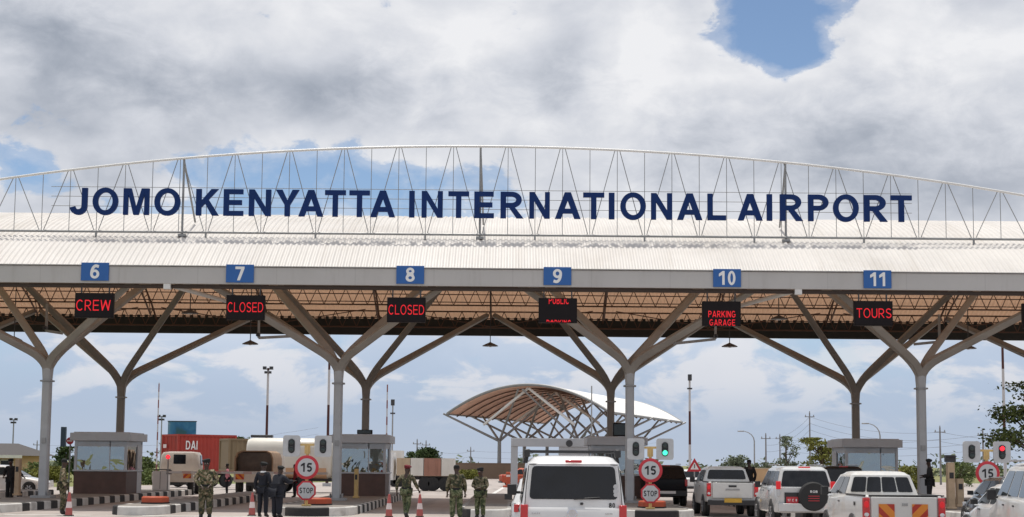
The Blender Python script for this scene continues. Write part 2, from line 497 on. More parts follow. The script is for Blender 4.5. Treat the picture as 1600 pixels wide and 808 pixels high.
# ------------------------------------------------------------------ mesh builder
class MB:
    def __init__(s, o=(0, 0, 0)):
        s.v, s.f, s.sm, s.o = [], [], [], Vector(o)

    def add(s, vs, fs, smooth=False):
        b = len(s.v)
        s.v += [Vector(v) - s.o for v in vs]
        for f in fs:
            s.f.append([b + i for i in f])
            s.sm.append(smooth)
        return s

    def box(s, c, d, rot=None):
        x, y, z = (k / 2 for k in d)
        vs = [Vector((a * x, b * y, e * z)) for a in (-1, 1) for b in (-1, 1) for e in (-1, 1)]
        if rot is not None:
            vs = [rot @ v for v in vs]
        c = Vector(c)
        return s.add([v + c for v in vs], [(0, 1, 3, 2), (4, 6, 7, 5), (0, 4, 5, 1), (2, 3, 7, 6), (0, 2, 6, 4), (1, 5, 7, 3)])

    def beam(s, p0, p1, w, h=None, up=(0, 0, 1)):
        p0, p1 = Vector(p0), Vector(p1)
        d = (p1 - p0)
        L = d.length
        d.normalize()
        u = Vector(up)
        if abs(d.dot(u)) > 0.98:
            u = Vector((0, 1, 0))
        r = d.cross(u).normalized()
        u = r.cross(d).normalized()
        h = h or w
        vs = []
        for p in (p0, p1):
            for a, b in ((-1, -1), (1, -1), (1, 1), (-1, 1)):
                vs.append(p + r * (a * w / 2) + u * (b * h / 2))
        return s.add(vs, [(3, 2, 1, 0), (4, 5, 6, 7), (0, 1, 5, 4), (1, 2, 6, 5), (2, 3, 7, 6), (3, 0, 4, 7)])

    def tube(s, pts, r, n=8, smooth=True, flat=1.0):
        pts = [Vector(p) for p in pts]
        if not isinstance(r, (list, tuple)):
            r = [r] * len(pts)
        vs, fs = [], []
        up = None
        for i, p in enumerate(pts):
            a = pts[max(i - 1, 0)]
            b = pts[min(i + 1, len(pts) - 1)]
            d = (b - a).normalized()
            if up is None:
                up = Vector((0, 0, 1)) if abs(d.z) < 0.9 else Vector((0, 1, 0))
            rt = d.cross(up).normalized()
            up = rt.cross(d).normalized()
            for k in range(n):
                t = 2 * math.pi * (k + 0.5) / n
                vs.append(p + rt * (math.cos(t) * r[i]) + up * (math.sin(t) * r[i] * flat))
        for i in range(len(pts) - 1):
            for k in range(n):
                a, b = i * n + k, i * n + (k + 1) % n
                fs.append((a, b, b + n, a + n))
        s.add(vs, fs, smooth)
        e = (len(pts) - 1) * n
        return s.add(vs[:n], [tuple(range(n))[::-1]]) and s.add(vs[e:], [tuple(range(n))])

    def lathe(s, prof, n=16, c=(0, 0, 0), axis='z', smooth=True):
        vs, fs = [], []
        for r, z in prof:
            for k in range(n):
                t = 2 * math.pi * k / n
                a, b = math.cos(t) * r, math.sin(t) * r
                v = {'z': (a, b, z), 'x': (z, a, b), 'y': (a, z, b)}[axis]
                vs.append(Vector(v) + Vector(c))
        for i in range(len(prof) - 1):
            for k in range(n):
                a, b = i * n + k, i * n + (k + 1) % n
                fs.append((a, b, b + n, a + n))
        s.add(vs, fs, smooth)
        e = (len(prof) - 1) * n
        s.add(vs[:n], [tuple(range(n))[::-1]])
        return s.add(vs[e:], [tuple(range(n))])

    def rings(s, rings, smooth=True, caps=True):
        n = len(rings[0])
        vs = [v for r in rings for v in r]
        fs = []
        for i in range(len(rings) - 1):
            for k in range(n):
                a, b = i * n + k, i * n + (k + 1) % n
                fs.append((a, b, b + n, a + n))
        s.add(vs, fs, smooth)
        if caps:
            s.add(rings[0], [tuple(range(n))[::-1]])
            s.add(rings[-1], [tuple(range(n))])
        return s

    def plate(s, pts, off, th):
        """a flat panel: pts pushed out by the vector off, th thick"""
        off = Vector(off)
        o = off.normalized() * th
        A = [Vector(p) + off for p in pts]
        B = [a - o for a in A]
        n = len(A)
        s.add(A, [tuple(range(n))])
        return s.add(A + B, [(k, (k + 1) % n, (k + 1) % n + n, k + n) for k in range(n)] + [tuple(range(n, 2 * n))[::-1]])

    def build(s, name, m, parent=None, bevel=0, angle=35):
        me = bpy.data.meshes.new(name)
        me.from_pydata([tuple(v) for v in s.v], [], s.f)
        me.polygons.foreach_set('use_smooth', s.sm)
        me.materials.append(m)
        import bmesh
        bm = bmesh.new()
        bm.from_mesh(me)
        bmesh.ops.remove_doubles(bm, verts=bm.verts, dist=1e-5)
        bmesh.ops.recalc_face_normals(bm, faces=bm.faces)
        bm.to_mesh(me)
        bm.free()
        me.set_sharp_from_angle(angle=R(angle))
        me.update()
        o = bpy.data.objects.new(name, me)
        COL.objects.link(o)
        if parent is not None:
            o.parent = parent
        elif s.o.length > 0:
            o.location = s.o
        if bevel:
            b = o.modifiers.new('bevel', 'BEVEL')
            b.width = bevel
            b.segments = 2
            b.limit_method = 'ANGLE'
        return o


def thing(name, label, cat, loc=(0, 0, 0), rotz=0.0, group=None):
    o = bpy.data.objects.new(name, None)
    COL.objects.link(o)
    o.empty_display_size = 0.2
    o.location = loc
    o.rotation_euler = (0, 0, rotz)
    return tag(o, label, cat, group)


def tag(o, label, cat, group=None):
    o['label'] = label
    o['category'] = cat
    if group:
        o['group'] = group
    return o


def struct(o, kind='structure'):
    o['kind'] = kind
    return o


def dup(root, loc, rotz, label, group=None):
    kids = {}
    for ch in COL.objects:
        if ch.parent is not None:
            kids.setdefault(ch.parent, []).append(ch)
    r = root.copy()
    COL.objects.link(r)
    r.location = loc
    r.rotation_euler = (0, 0, rotz)
    r['label'] = label
    if group:
        r['group'] = group
    for ch in kids.get(root, []):
        c = ch.copy()
        COL.objects.link(c)
        c.parent = r
        for g in kids.get(ch, []):
            d = g.copy()
            COL.objects.link(d)
            d.parent = c
    return r


# ------------------------------------------------------------------ lettering
def ell(cx, cy, rx, ry, a0, a1, n=14):
    return [(cx + rx * math.cos(R(a0 + (a1 - a0) * i / n)), cy + ry * math.sin(R(a0 + (a1 - a0) * i / n))) for i in range(n + 1)]


def stroke(path, t):
    L, Rr = [], []
    n = len(path)
    for i, (x, y) in enumerate(path):
        x0, y0 = path[max(i - 1, 0)]
        x1, y1 = path[min(i + 1, n - 1)]
        dx, dy = x1 - x0, y1 - y0
        q = math.hypot(dx, dy) or 1
        nx, ny = -dy / q * t / 2, dx / q * t / 2
        L.append((x + nx, y + ny))
        Rr.append((x - nx, y - ny))
    return L + Rr[::-1]


def glyph(ch, t):
    h = t / 2
    if ch in 'O0':
        w = 1.0 if ch == 'O' else 0.66
        return w, [(ell(w / 2, .5, w / 2, .52, 0, 360, 32)[:-1], [ell(w / 2, .5, w / 2 - t, .52 - t * .85, 0, 360, 32)[:-1]])]
    if ch == 'A':
        w = .98
        k = 1.12 * t
        s = (w - k) / 2
        y1, y2 = .20, .20 + .85 * t
        o = [(0, 0), (k, 0), (k + s * y1, y1), (w - k - s * y1, y1), (w - k, 0), (w, 0), (w - s, 1), (s, 1)]
        return w, [(o, [[(k + s * y2, y2), (w - k - s * y2, y2), (w / 2, (w / 2 - k) / s)]])]
    if ch == 'B':
        w = .78
        o = [(0, 0), (w * .6, 0)] + ell(w * .6, .28, w * .4, .28, -90, 60, 10) + ell(w * .55, .75, w * .38, .25, -40, 90, 10) + [(0, 1)]
        q = .8 * t
        return w, [(o, [[(t, q), (w * .55, q)] + ell(w * .57, .29, w * .4 - t, .29 - q, -80, 80, 6) + [(t, .58 - q)],
                       [(t, .58), (w * .52, .58)] + ell(w * .5, .77, w * .36 - t, .23 - q, -70, 80, 6) + [(t, 1 - q)]])]
    if ch == 'C':
        return .92, [(stroke(ell(.48, .5, .48 - h, .52 - h, 45, 315, 26), t), [])]
    if ch == 'D':
        w = .88
        o = [(0, 0), (w * .45, 0)] + ell(w * .45, .5, w * .55, .5, -90, 90, 18) + [(0, 1)]
        return w, [(o, [[(t, .85 * t), (w * .45, .85 * t)] + ell(w * .45, .5, w * .55 - t, .5 - .85 * t, -85, 85, 14) + [(t, 1 - .85 * t)]])]
    if ch == 'E':
        w, q = .78, .86 * t
        m = .5 - q / 2
        return w, [([(0, 0), (w, 0), (w, q), (t, q), (t, m), (w * .92, m), (w * .92, m + q), (t, m + q), (t, 1 - q), (w * .98, 1 - q), (w * .98, 1), (0, 1)], [])]
    if ch == 'G':
        a = ell(.49, .5, .49 - h, .52 - h, 45, 335, 28)
        return .98, [(stroke(a, t), []), ([(.52, .50 - .8 * t), (.98, .50 - .8 * t), (.98, .12), (.98 - t, .12), (.98 - t, .50 - .79 * t), (.98 - t, .5), (.52, .50)][:3] + [(.98, .12), (.98 - t, .12), (.98 - t, .5 - .8 * t)][:0] + [(.98, .5), (.52, .5)], [])]
    if ch == 'I':
        return t, [([(0, 0), (t, 0), (t, 1), (0, 1)], [])]
    if ch == 'J':
        w = .66
        return w, [(stroke([(w - h, 1), (w - h, .6), (w - h, .34)] + ell(w / 2, .31, w / 2 - h, .33 - h, 0, -172, 16)[1:], t), [])]
    if ch == 'K':
        w = .90
        return w, [([(0, 0), (t, 0), (t, .30), (t + .14, .45), (w - 1.28 * t, 0), (w, 0), (t + .26 + .02, .60), (w - .03, 1), (w - .03 - 1.3 * t, 1), (t, .56), (t, 1), (0, 1)], [])]
    if ch == 'L':
        return .74, [([(0, 0), (.74, 0), (.74, .86 * t), (t, .86 * t), (t, 1), (0, 1)], [])]
    if ch == 'M':
        w = 1.02
        return w, [([(0, 0), (.9 * t, 0), (.9 * t, .78), (w / 2 - .48 * t, 0), (w / 2 + .48 * t, 0), (w - .9 * t, .78), (w - .9 * t, 0), (w, 0), (w, 1), (w - 1.45 * t, 1), (w / 2, .30), (1.45 * t, 1), (0, 1)], [])]
    if ch == 'N':
        w = .84
        return w, [([(0, 0), (.95 * t, 0), (.95 * t, .66), (w - t, 0), (w, 0), (w, 1), (w - .95 * t, 1), (w - .95 * t, .34), (t, 1), (0, 1)], [])]
    if ch in 'PR':
        w = .80
        q = .84 * t
        b = .40
        o = [(0, 0), (t, 0), (t, b), (w * .52, b)] + ell(w * .52, b + .30, w * .48, .30, -90, 90, 14) + [(0, 1)]
        H = [(t, b + q), (w * .5, b + q)] + ell(w * .5, b + .30, w * .5 - t, .30 - q, -80, 80, 10) + [(t, 1 - q)]
        L = [(o, [H])]
        if ch == 'R':
            L.append(([(w * .36, b + .05), (w * .36 + 1.05 * t, b + .05), (w * 1.08, 0), (w * 1.08 - 1.22 * t, 0)], []))
            w *= 1.08
        return w, L
    if ch == 'S':
        p = ell(.40, .74, .38 - h, .28 - h, 25, 270, 16)[:-1] + ell(.40, .26 + .0, .40 - h, .28 - h, 90, -155, 16)
        return .80, [(stroke(p, t), [])]
    if ch == 'T':
        w = .82
        q = .86 * t
        return w, [([(w / 2 - h, 0), (w / 2 + h, 0), (w / 2 + h, 1 - q), (w, 1 - q), (w, 1), (0, 1), (0, 1 - q), (w / 2 - h, 1 - q)], [])]
    if ch == 'U':
        w = .82
        return w, [(stroke([(h, 1), (h, .6), (h, .36)] + ell(w / 2, .34, w / 2 - h, .36 - h, 180, 360, 16)[1:-1] + [(w - h, .36), (w - h, .6), (w - h, 1)], t), [])]
    if ch == 'W':
        w = 1.3
        k = t
        return w, [([(.26 - .4 * k, 0), (.26 + .55 * k, 0), (w / 2, .72), (w - .26 - .55 * k, 0), (w - .26 + .4 * k, 0), (w, 1), (w - k, 1), (w - .30, .30), (w / 2 + .45 * k, 1), (w / 2 - .45 * k, 1), (.30, .30), (k, 1), (0, 1)], [])]
    if ch == 'Y':
        w = .92
        k = 1.25 * t
        return w, [([(w / 2 - h, 0), (w / 2 + h, 0), (w / 2 + h, .42), (w, 1), (w - k, 1), (w / 2, .60), (k, 1), (0, 1), (w / 2 - h, .42)], [])]
    if ch == '1':
        w = .50
        return w, [([(w - t, 0), (w, 0), (w, 1), (w - .8 * t, 1), (0, .80), (0, .80 - t), (w - t, .78 - .3 * t)], [])]
    if ch == '5':
        w = .68
        return w, [(stroke([(w * .93, 1 - h)] + [(w * .55, 1 - h), (.2, 1 - h), (.14, .78), (.11, .53)] + ell(w * .48, .33, w * .5 - h, .33 - h, 118, -150, 18), t), [])]
    if ch in '69':
        w = .70
        ring = (ell(w / 2, .32, w / 2, .33, 0, 360, 28)[:-1], [ell(w / 2, .32, w / 2 - t, .33 - .85 * t, 0, 360, 28)[:-1]])
        tail = (stroke(ell(w * .62, .34, w * .62 - h, .68 - h, 178, 82, 12) + [(w * .93, .86)], t), [])
        L = [ring, tail]
        if ch == '9':
            L = [([(w - x, 1 - y) for x, y in o], [[(w - x, 1 - y) for x, y in q] for q in hs]) for o, hs in L]
        return w, L
    if ch == '7':
        return .68, [([(.14, 0), (.14 + 1.05 * t, 0), (.68, .86), (.68, 1), (0, 1), (0, 1 - .9 * t), (.68 - 1.2 * t, 1 - .9 * t)], [])]
    if ch == '8':
        w = .70
        o = ell(w / 2, .28, w / 2, .29, 145, 395, 22) + ell(w / 2, .75, w * .45, .265, -40, 220, 22)
        return w, [(o, [ell(w / 2, .28, w / 2 - t, .29 - .85 * t, 0, 360, 20)[:-1], ell(w / 2, .755, w * .45 - .95 * t, .255 - .85 * t, 0, 360, 20)[:-1]])]
    raise ValueError(ch)


def letter(mb, ch, x0, x1, z0, z1, y, depth, t, clip=None):
    """one glyph filling the box x0..x1, z0..z1, its face looking towards -y"""
    w, sets = glyph(ch, t)
    fx, fz = (x1 - x0) / w, z1 - z0
    for k, (o, holes) in enumerate(sets):
        f = y - depth - 0.002 * k
        b = y + 0.001 * k
        polys = [[Vector((x0 + px * fx, z0 + pz * fz, 0)) for px, pz in q] for q in [o] + holes]
        if clip:
            polys = [[Vector((p.x, min(max(p.y, clip[0]), clip[1]), 0)) for p in q] for q in polys]
        flat = [p for q in polys for p in q]
        tris = geometry.tessellate_polygon(polys)
        vs = [(p.x, f, p.y) for p in flat]
        vb = [(p.x, b, p.y) for p in flat]
        n = len(flat)
        fs = [tuple(tr) for tr in tris] + [tuple(i + n for i in tr) for tr in tris]
        i0 = 0
        for q in polys:
            m = len(q)
            fs += [(i0 + i, i0 + (i + 1) % m, i0 + (i + 1) % m + n, i0 + i + n) for i in range(m)]
            i0 += m
        mb.add(vs + vb, fs)


def text(mb, s, x0, x1, z0, z1, y, depth=0.01, t=0.2, gap=0.16, clip=None):
    ws = [0.4 if c == ' ' else glyph(c, t)[0] for c in s]
    tot = sum(ws) + gap * (len(s) - 1)
    k = (x1 - x0) / tot
    x = x0
    for c, w in zip(s, ws):
        if c != ' ':
            letter(mb, c, x, x + w * k, z0, z1, y, depth, t, clip)
        x += (w + gap) * k


# ================================================================== GROUND
g = MB()
g.add([(-2500, -60, 0), (2500, -60, 0), (2500, 5000, 0), (-2500, 5000, 0)], [(0, 1, 2, 3)])
struct(g.build('ground', ground_mat()))
g = MB()
g.add([(-24.5, -30, .004), (60, -30, .004), (60, 150, .004), (40, 290, .004), (-20, 290, .004), (-14, 150, .004), (-34, 96, .004), (-60, 92, .004), (-60, 70, .004), (-24.5, 70, .004)], [tuple(range(10))])
struct(g.build('road', paving_mat()))
mk = MB()
for x in (-15.9 + 0.2, -9.9, -4.0, 1.9, 7.8, 13.7):
    pass
for x in (-12.98, -1.15, 10.68):
    for y0 in range(20, 50, 6):
        mk.add([(x - .06, y0, .008), (x + .06, y0, .008), (x + .06, y0 + 3, .008), (x - .06, y0 + 3, .008)], [(0, 1, 2, 3)])
for x0, x1 in ((-16.8, -13.9), (-12.2, -8.6), (-5.7, -2.1), (-.3, 3.3), (6.1, 9.8), (11.6, 15.2)):
    mk.add([(x0, 51.2, .008), (x1, 51.2, .008), (x1, 51.6, .008), (x0, 51.6, .008)], [(0, 1, 2, 3)])
for a, b in (((620, 773), (690, 763)), ((770, 772), (790, 760)), ((560, 760), (640, 757))):
    d = []
    for px, py in (a, b):
        dd = RM @ Vector(((px - 800) / F, (404 + SH - py) / F, -1))
        q = Vector((0, 0, HC)) + dd * (-HC / dd.z)
        d.append(q)
    n = (d[1] - d[0]).normalized().cross(Vector((0, 0, 1))) * .12
    mk.add([d[0] - n + Vector((0, 0, .008)), d[0] + n + Vector((0, 0, .008)), d[1] + n + Vector((0, 0, .008)), d[1] - n + Vector((0, 0, .008))], [(0, 1, 2, 3)])
struct(mk.build('road_markings', mat('worn_line_paint', (0.62, 0.60, 0.57), 0.8, 0, 0.2, 3)))

B = 11.83                       # column bay
XC = [-18.85 + B * i for i in range(-1, 6)]
YF, YB = 62.4, 74.3             # column rows
KH = 0.30                       # kerb height
# traffic islands with striped kerbs
def island(x, hw, y0, y1, name='traffic_island', tip=2.6, tips=(0, 1, 0)):
    def outline(q):
        o = []
        hh = hw - q
        for i in range(13):
            a = math.pi + math.pi * i / 12
            o.append((x + hh * math.cos(a), y0 + q + tip + (tip) * math.sin(a)))
        return o + [(x + hh, y1 - q), (x - hh, y1 - q)]
    o, i_ = outline(0), outline(.16)
    n = len(o)
    # painted kerb: black and white blocks in turn all along the edge
    path = [(x - hw, y1 - j * .85) for j in range(int((y1 - y0 - tip) / .85))] + [p for p in o[0:13]] + [(x + hw, y0 + tip + .85 + j * .85) for j in range(int((y1 - y0 - tip) / .85))]
    vs, fs, ids = [], [], []
    for j, (px_, py_) in enumerate(path):
        cy = max(py_, y0 + tip)
        d = Vector((px_ - x, py_ - cy, 0))
        d = d.normalized() if d.length > 1e-6 else Vector((1, 0, 0))
        for off, z in ((0, 0), (-.012, KH - .03), (-.04, KH), (-.20, KH)):
            vs.append((px_ + d.x * off, py_ + d.y * off, z))
    for j in range(len(path) - 1):
        nl = int((y1 - y0 - tip) / .85)
        k_ = tips[(j - nl) // 4] if nl <= j < nl + 12 else (j - nl if j < nl else j - nl - 12 + 1)
        for q in range(3):
            v0 = j * 4 + q
            fs.append((v0, v0 + 1, v0 + 5, v0 + 4))
            ids.append(k_ % 2)
    me = bpy.data.meshes.new(name)
    me.from_pydata(vs, [], fs)
    me.materials.append(M['kerbwhite'])
    me.materials.append(M['kerbblack'])
    me.polygons.foreach_set('material_index', ids)
    ob_ = bpy.data.objects.new(name, me)
    COL.objects.link(ob_)
    struct(ob_)
    tp = MB()
    tp.add([(a, b, KH - .004) for a, b in i_], [tuple(range(n))])
    struct(tp.build('pavement', M['island']))


for i, x in enumerate(XC):
    island(x + .15, 1.5, 52.0, 84.0)
for i in range(-1, 5):
    island(-18.85 + B * i + B / 2 + .25, .95, 51.6, 80.0, tip=1.9, tips=(1, 0, 0))

# ================================================================== CANOPY
RY, RZ, RR = 69.65, -9.74, 22.5
YE0, YE1 = 57.3, 82.0


def vault(y, r=RR):
    return RZ + math.sqrt(max(r * r - (y - RY) ** 2, 0))


X0, X1 = -40.0, 38.0
canopy = thing('toll_canopy', 'long white corrugated barrel vault roof over all the toll lanes', 'canopy', (0, RY, 0))
O = (0, RY, 0)


def sheet(rad, amp, pitch, name, m, seg=26):
    mb = MB(O)
    nx = int((X1 - X0) / pitch) * 4
    prof = (0, 1, 1, 0)
    xs = [X0 + (X1 - X0) * i / nx for i in range(nx + 1)]
    a0 = math.asin((YE0 - .1 - RY) / RR)
    a1 = math.asin((YE1 + .1 - RY) / RR)
    vs = []
    for j in range(seg + 1):
        a = a0 + (a1 - a0) * j / seg
        for i, x in enumerate(xs):
            r = rad + amp * prof[i % 4]
            vs.append((x, RY + r * math.sin(a), RZ + r * math.cos(a)))
    w = nx + 1
    fs = [(j * w + i, j * w + i + 1, (j + 1) * w + i + 1, (j + 1) * w + i) for j in range(seg) for i in range(nx)]
    mb.add(vs, fs)
    return mb.build(name, m, canopy)


sheet(RR, .042, .22, 'roof_sheet', M['roof'])
mb = MB(O)
zt = vault(YE0)
mb.box(((X0 + X1) / 2, YE0 - .08, zt - .32), (X1 - X0, .16, .64))
mb.build('front_fascia', M['fascia'], canopy, .01)
mb = MB(O)
mb.box(((X0 + X1) / 2, YE0 - .10, zt + .035), (X1 - X0 + .1, .24, .03))
mb.build('eaves_flashing', M['fascia'], canopy)
mb = MB(O)
mb.box(((X0 + X1) / 2, YE0 + .12, zt - .72), (X1 - X0, .22, .12))
mb.build('eaves_beam', M['wood2'], canopy)
mb = MB(O)
mb.box(((X0 + X1) / 2, YE1 - .75, 9.0), (X1 - X0, .2, .86))
for i in range(int((X1 - X0) / .4)):
    mb.box((X0 + .2 + i * .4, YE1 - .86, 9.48), (.17, .06, .12))
mb.build('rear_fascia', M['dark'], canopy)
for k in range(12):
    y = 58.6 + 1.99 * k
    zt_ = vault(y) - .2
    zb_ = zt_ - .84
    mb = MB(O)
    mb.beam((X0, y, zt_), (X1, y, zt_), .07)
    mb.beam((X0, y, zb_), (X1, y, zb_), .07)
    for dy in (.66, 1.33):
        if y + dy < YE1 - .4:
            mb.beam((X0, y + dy, vault(y + dy) - .12), (X1, y + dy, vault(y + dy) - .12), .045)
    p = .74
    n = int((X1 - X0) / p)
    for i in range(n):
        x = X0 + i * p
        mb.beam((x, y, zb_), (x + p / 2, y, zt_), .036)
        mb.beam((x + p / 2, y, zt_), (x + p, y, zb_), .036)
    mb.build('purlin', M['purlin'], canopy)
# arched rib trusses at every column line and bay middle, with tie rods
for xr in [c + d for c in XC for d in (0, B / 2)]:
    mb = MB(O)
    ys = [YE0 + .4 + (YE1 - YE0 - .8) * i / 14 for i in range(15)]
    mb.tube([(xr, y, vault(y) - .3) for y in ys], .05, 6)
    mb.tube([(xr, y, vault(y) - .95) for y in ys[1:-1]], .045, 6)
    for a, b in zip(ys[1:-1], ys[2:-1]):
        mb.beam((xr, a, vault(a) - .95), (xr, (a + b) / 2, vault((a + b) / 2) - .3), .03)
        mb.beam((xr, (a + b) / 2, vault((a + b) / 2) - .3), (xr, b, vault(b) - .95), .03)
    mb.build('arched_rib', M['purlin'], canopy)
for xr in XC[:-1]:
    xm = xr + B / 2
    for yy in (YE0 + 1.6, YE1 - 1.3):
        mb = MB(O)
        z = vault(yy) - .85
        mb.tube([(xm, yy, z), (xm - B / 2 + .6, yy + (1.2 if yy < RY else -1.2), z + .75)], .025, 6)
        mb.tube([(xm, yy, z), (xm + B / 2 - .6, yy + (1.2 if yy < RY else -1.2), z + .75)], .025, 6)
        mb.build('tie_rod', M['purlin'], canopy)
# pale struts at the two outer front nodes
for s_, xm in ((1, XC[1] + B / 2), (-1, XC[3] + B / 2)):
    mb = MB(O)
    a = Vector((xm, YE0 - .02, 8.40))
    mb.tube([a, a + Vector((s_ * 2.1, 2.6, -.42))], .085, 8)
    mb.box(a, (.26, .24, .34))
    mb.build('end_strut', M['trusswhite'], canopy)


# ------------------------------------------------------------------ branching columns
def arm_pts(zs, top, bend=.9):
    p0, p1 = Vector((0, 0, zs - .75)), Vector((0, 0, zs - .12))
    t = Vector(top)
    pts = []
    c = p1
    q0 = p0
    q2 = p1 + (t - p1) * .13
    for i in range(7):
        u = i / 6
        pts.append(q0 * (1 - u) ** 2 + c * (2 * u * (1 - u)) + q2 * u * u)
    pts.append(t)
    return pts


def column(front):
    nm = 'branching_column'
    root = thing(nm, 'x', 'column')
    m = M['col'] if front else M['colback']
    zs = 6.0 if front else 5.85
    ring = lambda w, z: [(w * c, w * s_, z) for c, s_ in ((-.5, -.35), (-.35, -.5), (.35, -.5), (.5, -.35), (.5, .35), (.35, .5), (-.35, .5), (-.5, .35))]
    mb = MB()
    mb.rings([ring(.36, KH), ring(.345, 2.5), ring(.34, zs - .9), ring(.40, zs - .45), ring(.44, zs - .2)], False)
    mb.build('shaft', m, root)
    mb = MB()
    mb.box((0, 0, KH + .05), (.8, .8, .1))
    for a in (-1, 1):
        mb.box((a * .24, 0, .42), (.02, .5, .3))
    mb.build('base_plate', M['steel'], root)
    if front:
        tops = [(-4.6, YE0 + .25 - YF, 8.62), (4.6, YE0 + .25 - YF, 8.62), (-5.35, 4.6, vault(YF + 4.6) - .95), (5.35, 4.6, vault(YF + 4.6) - .95)]
    else:
        tops = [(-5.4, -5.2, vault(YB - 5.2) - .95), (5.4, -5.2, vault(YB - 5.2) - .95), (-5.75, 5.6, 9.55), (5.75, 5.6, 9.55)]
    for t in tops:
        mb = MB()
        pts = arm_pts(zs, t)
        mb.tube(pts, [.20, .215, .225, .23, .23, .225, .22, .165], 4, False)
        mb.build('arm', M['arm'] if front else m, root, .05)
    mb = MB()
    mb.rings([ring(.50, zs - 1.02), ring(.50, zs - .96)], False)
    for a_ in range(8):
        t_ = math.pi * (a_ + .5) / 4
        mb.lathe([(.02, -.04), (.02, .04)], 6, (.21 * math.cos(t_), .21 * math.sin(t_), zs - .99))
    mb.build('flange', M['steel'], root)
    mb = MB()
    mb.box((0, -.2, 2.6), (.16, .06, .22))
    mb.build('junction_box', M['steel'], root)
    return root


fc = column(True)
bc = column(False)
lf = ['beyond the left end of the photograph', 'at the far left, left of the first toll booth', 'next to the left signal post, between the closed lanes 7 and 8',
      'between lanes 9 and 10, right of the white minivan', 'between lanes 10 and 11 and the right edge, beside the rightmost booth', 'beyond the right edge']
first = True
for i, x in enumerate(XC[:6]):
    if i == 0 or i == 5:
        continue
lab_f = {1: 'pale grey front row branching column by the first toll booth at the far left', 2: 'pale grey front row branching column behind the left speed limit sign',
         3: 'pale grey front row branching column right of the white minivan', 4: 'pale grey front row branching column in front of the rightmost booth',
         0: 'front row branching column outside the left edge, only its right arms seen', 5: 'front row branching column outside the right edge, only its left arm seen'}
lab_b = {1: 'brownish rear row branching column rising behind the first toll booth', 2: 'brownish rear row branching column rising behind the second toll booth',
         3: 'brownish rear row branching column in front of the far vaulted canopy', 4: 'brownish rear row branching column rising behind the rightmost booth',
         5: 'rear row branching column outside the right edge, only its left arm seen', 0: 'rear row branching column outside the left edge'}
for i in range(6):
    if i == 0:
        fc.location = (XC[0], YF, 0)
        fc['label'] = lab_f[0]
        fc['group'] = 'front row of canopy columns'
        bc.location = (XC[0], YB, 0)
        bc['label'] = lab_b[0]
        bc['group'] = 'rear row of canopy columns'
    else:
        dup(fc, (XC[i], YF, 0), 0, lab_f[i])
        dup(bc, (XC[i], YB, 0), 0, lab_b[i])

# ------------------------------------------------------------------ sign truss on the roof
YT = 60.0
zb = vault(YT) + .22
cen = P(750, 372, YT)
truss = thing('sign_truss', 'arched lattice of thin steel tubes standing along the roof ridge side', 'truss', (0, YT, 0))
O = (0, YT, 0)
xm0 = P(750, 372, YT).x
pan = (P(1228, 372, YT).x - P(285, 372, YT).x) / 11
peak = P(770, 229, YT).z
sagr = 5090 / 2412 * YT
xpk = P(765, 229, YT).x


def ztop(x):
    return peak - (sagr - math.sqrt(sagr ** 2 - (x - xpk) ** 2))


nodes_b = [xm0 + pan * k for k in range(-14, 15)]
nodes_b = [x for x in nodes_b if ztop(x) > zb + .25]
xa, xb_ = nodes_b[0] - pan * .5, nodes_b[-1] + pan * .5
mb = MB(O)
mb.tube([(xa + (xb_ - xa) * i / 60, YT, ztop(xa + (xb_ - xa) * i / 60)) for i in range(61)], .05, 8)
mb.build('top_chord', M['trusswhite'], truss)
mb = MB(O)
mb.tube([(xa, YT, zb), (xb_, YT, zb)], .05, 8)
mb.build('bottom_chord', M['truss'], truss)
mb = MB(O)
for x in nodes_b:
    for s_ in (-1, 1):
        xt = x + s_ * (pan / 2 - .09)
        mb.tube([(x + s_ * .07, YT, zb), (xt, YT, ztop(xt))], .017, 6)
    mb.tube([(x, YT, zb), (x, YT, ztop(x))], .014, 6)
    mb.tube([(x + pan / 2, YT, zb), (x + pan / 2, YT, ztop(x + pan / 2))], .014, 6)
mb.build('web', M['truss'], truss)
for pyl in (298, 313, 328):
    a = P(80, pyl - 6, YT)
    b = P(1425, pyl + 6, YT)
    z = P(750, pyl - 1, YT).z
    mb = MB(O)
    mb.tube([(a.x, YT + .03, z), (b.x, YT + .03, z)], .012, 6)
    mb.build('rail', M['truss'], truss)
for px in (285, 750, 1228):
    x = P(px, 330, YT).x
    mb = MB(O)
    mb.tube([(x, YT + .06, vault(YT) + .03), (x, YT + .06, ztop(x))], .045, 8)
    yb_ = YT + 2.0
    mb.tube([(x, YT + .06, ztop(x) - .1), (x + .1, yb_, vault(yb_) + .1)], .04, 8)
    mb.box((x, YT + .06, vault(YT) + .1), (.3, .2, .1))
    mb.build('post', M['truss'], truss)
for x in nodes_b[::2]:
    mb = MB(O)
    mb.box((x, YT, (vault(YT) + zb) / 2), (.07, .07, zb - vault(YT)))
    mb.build('stub_foot', M['truss'], truss)

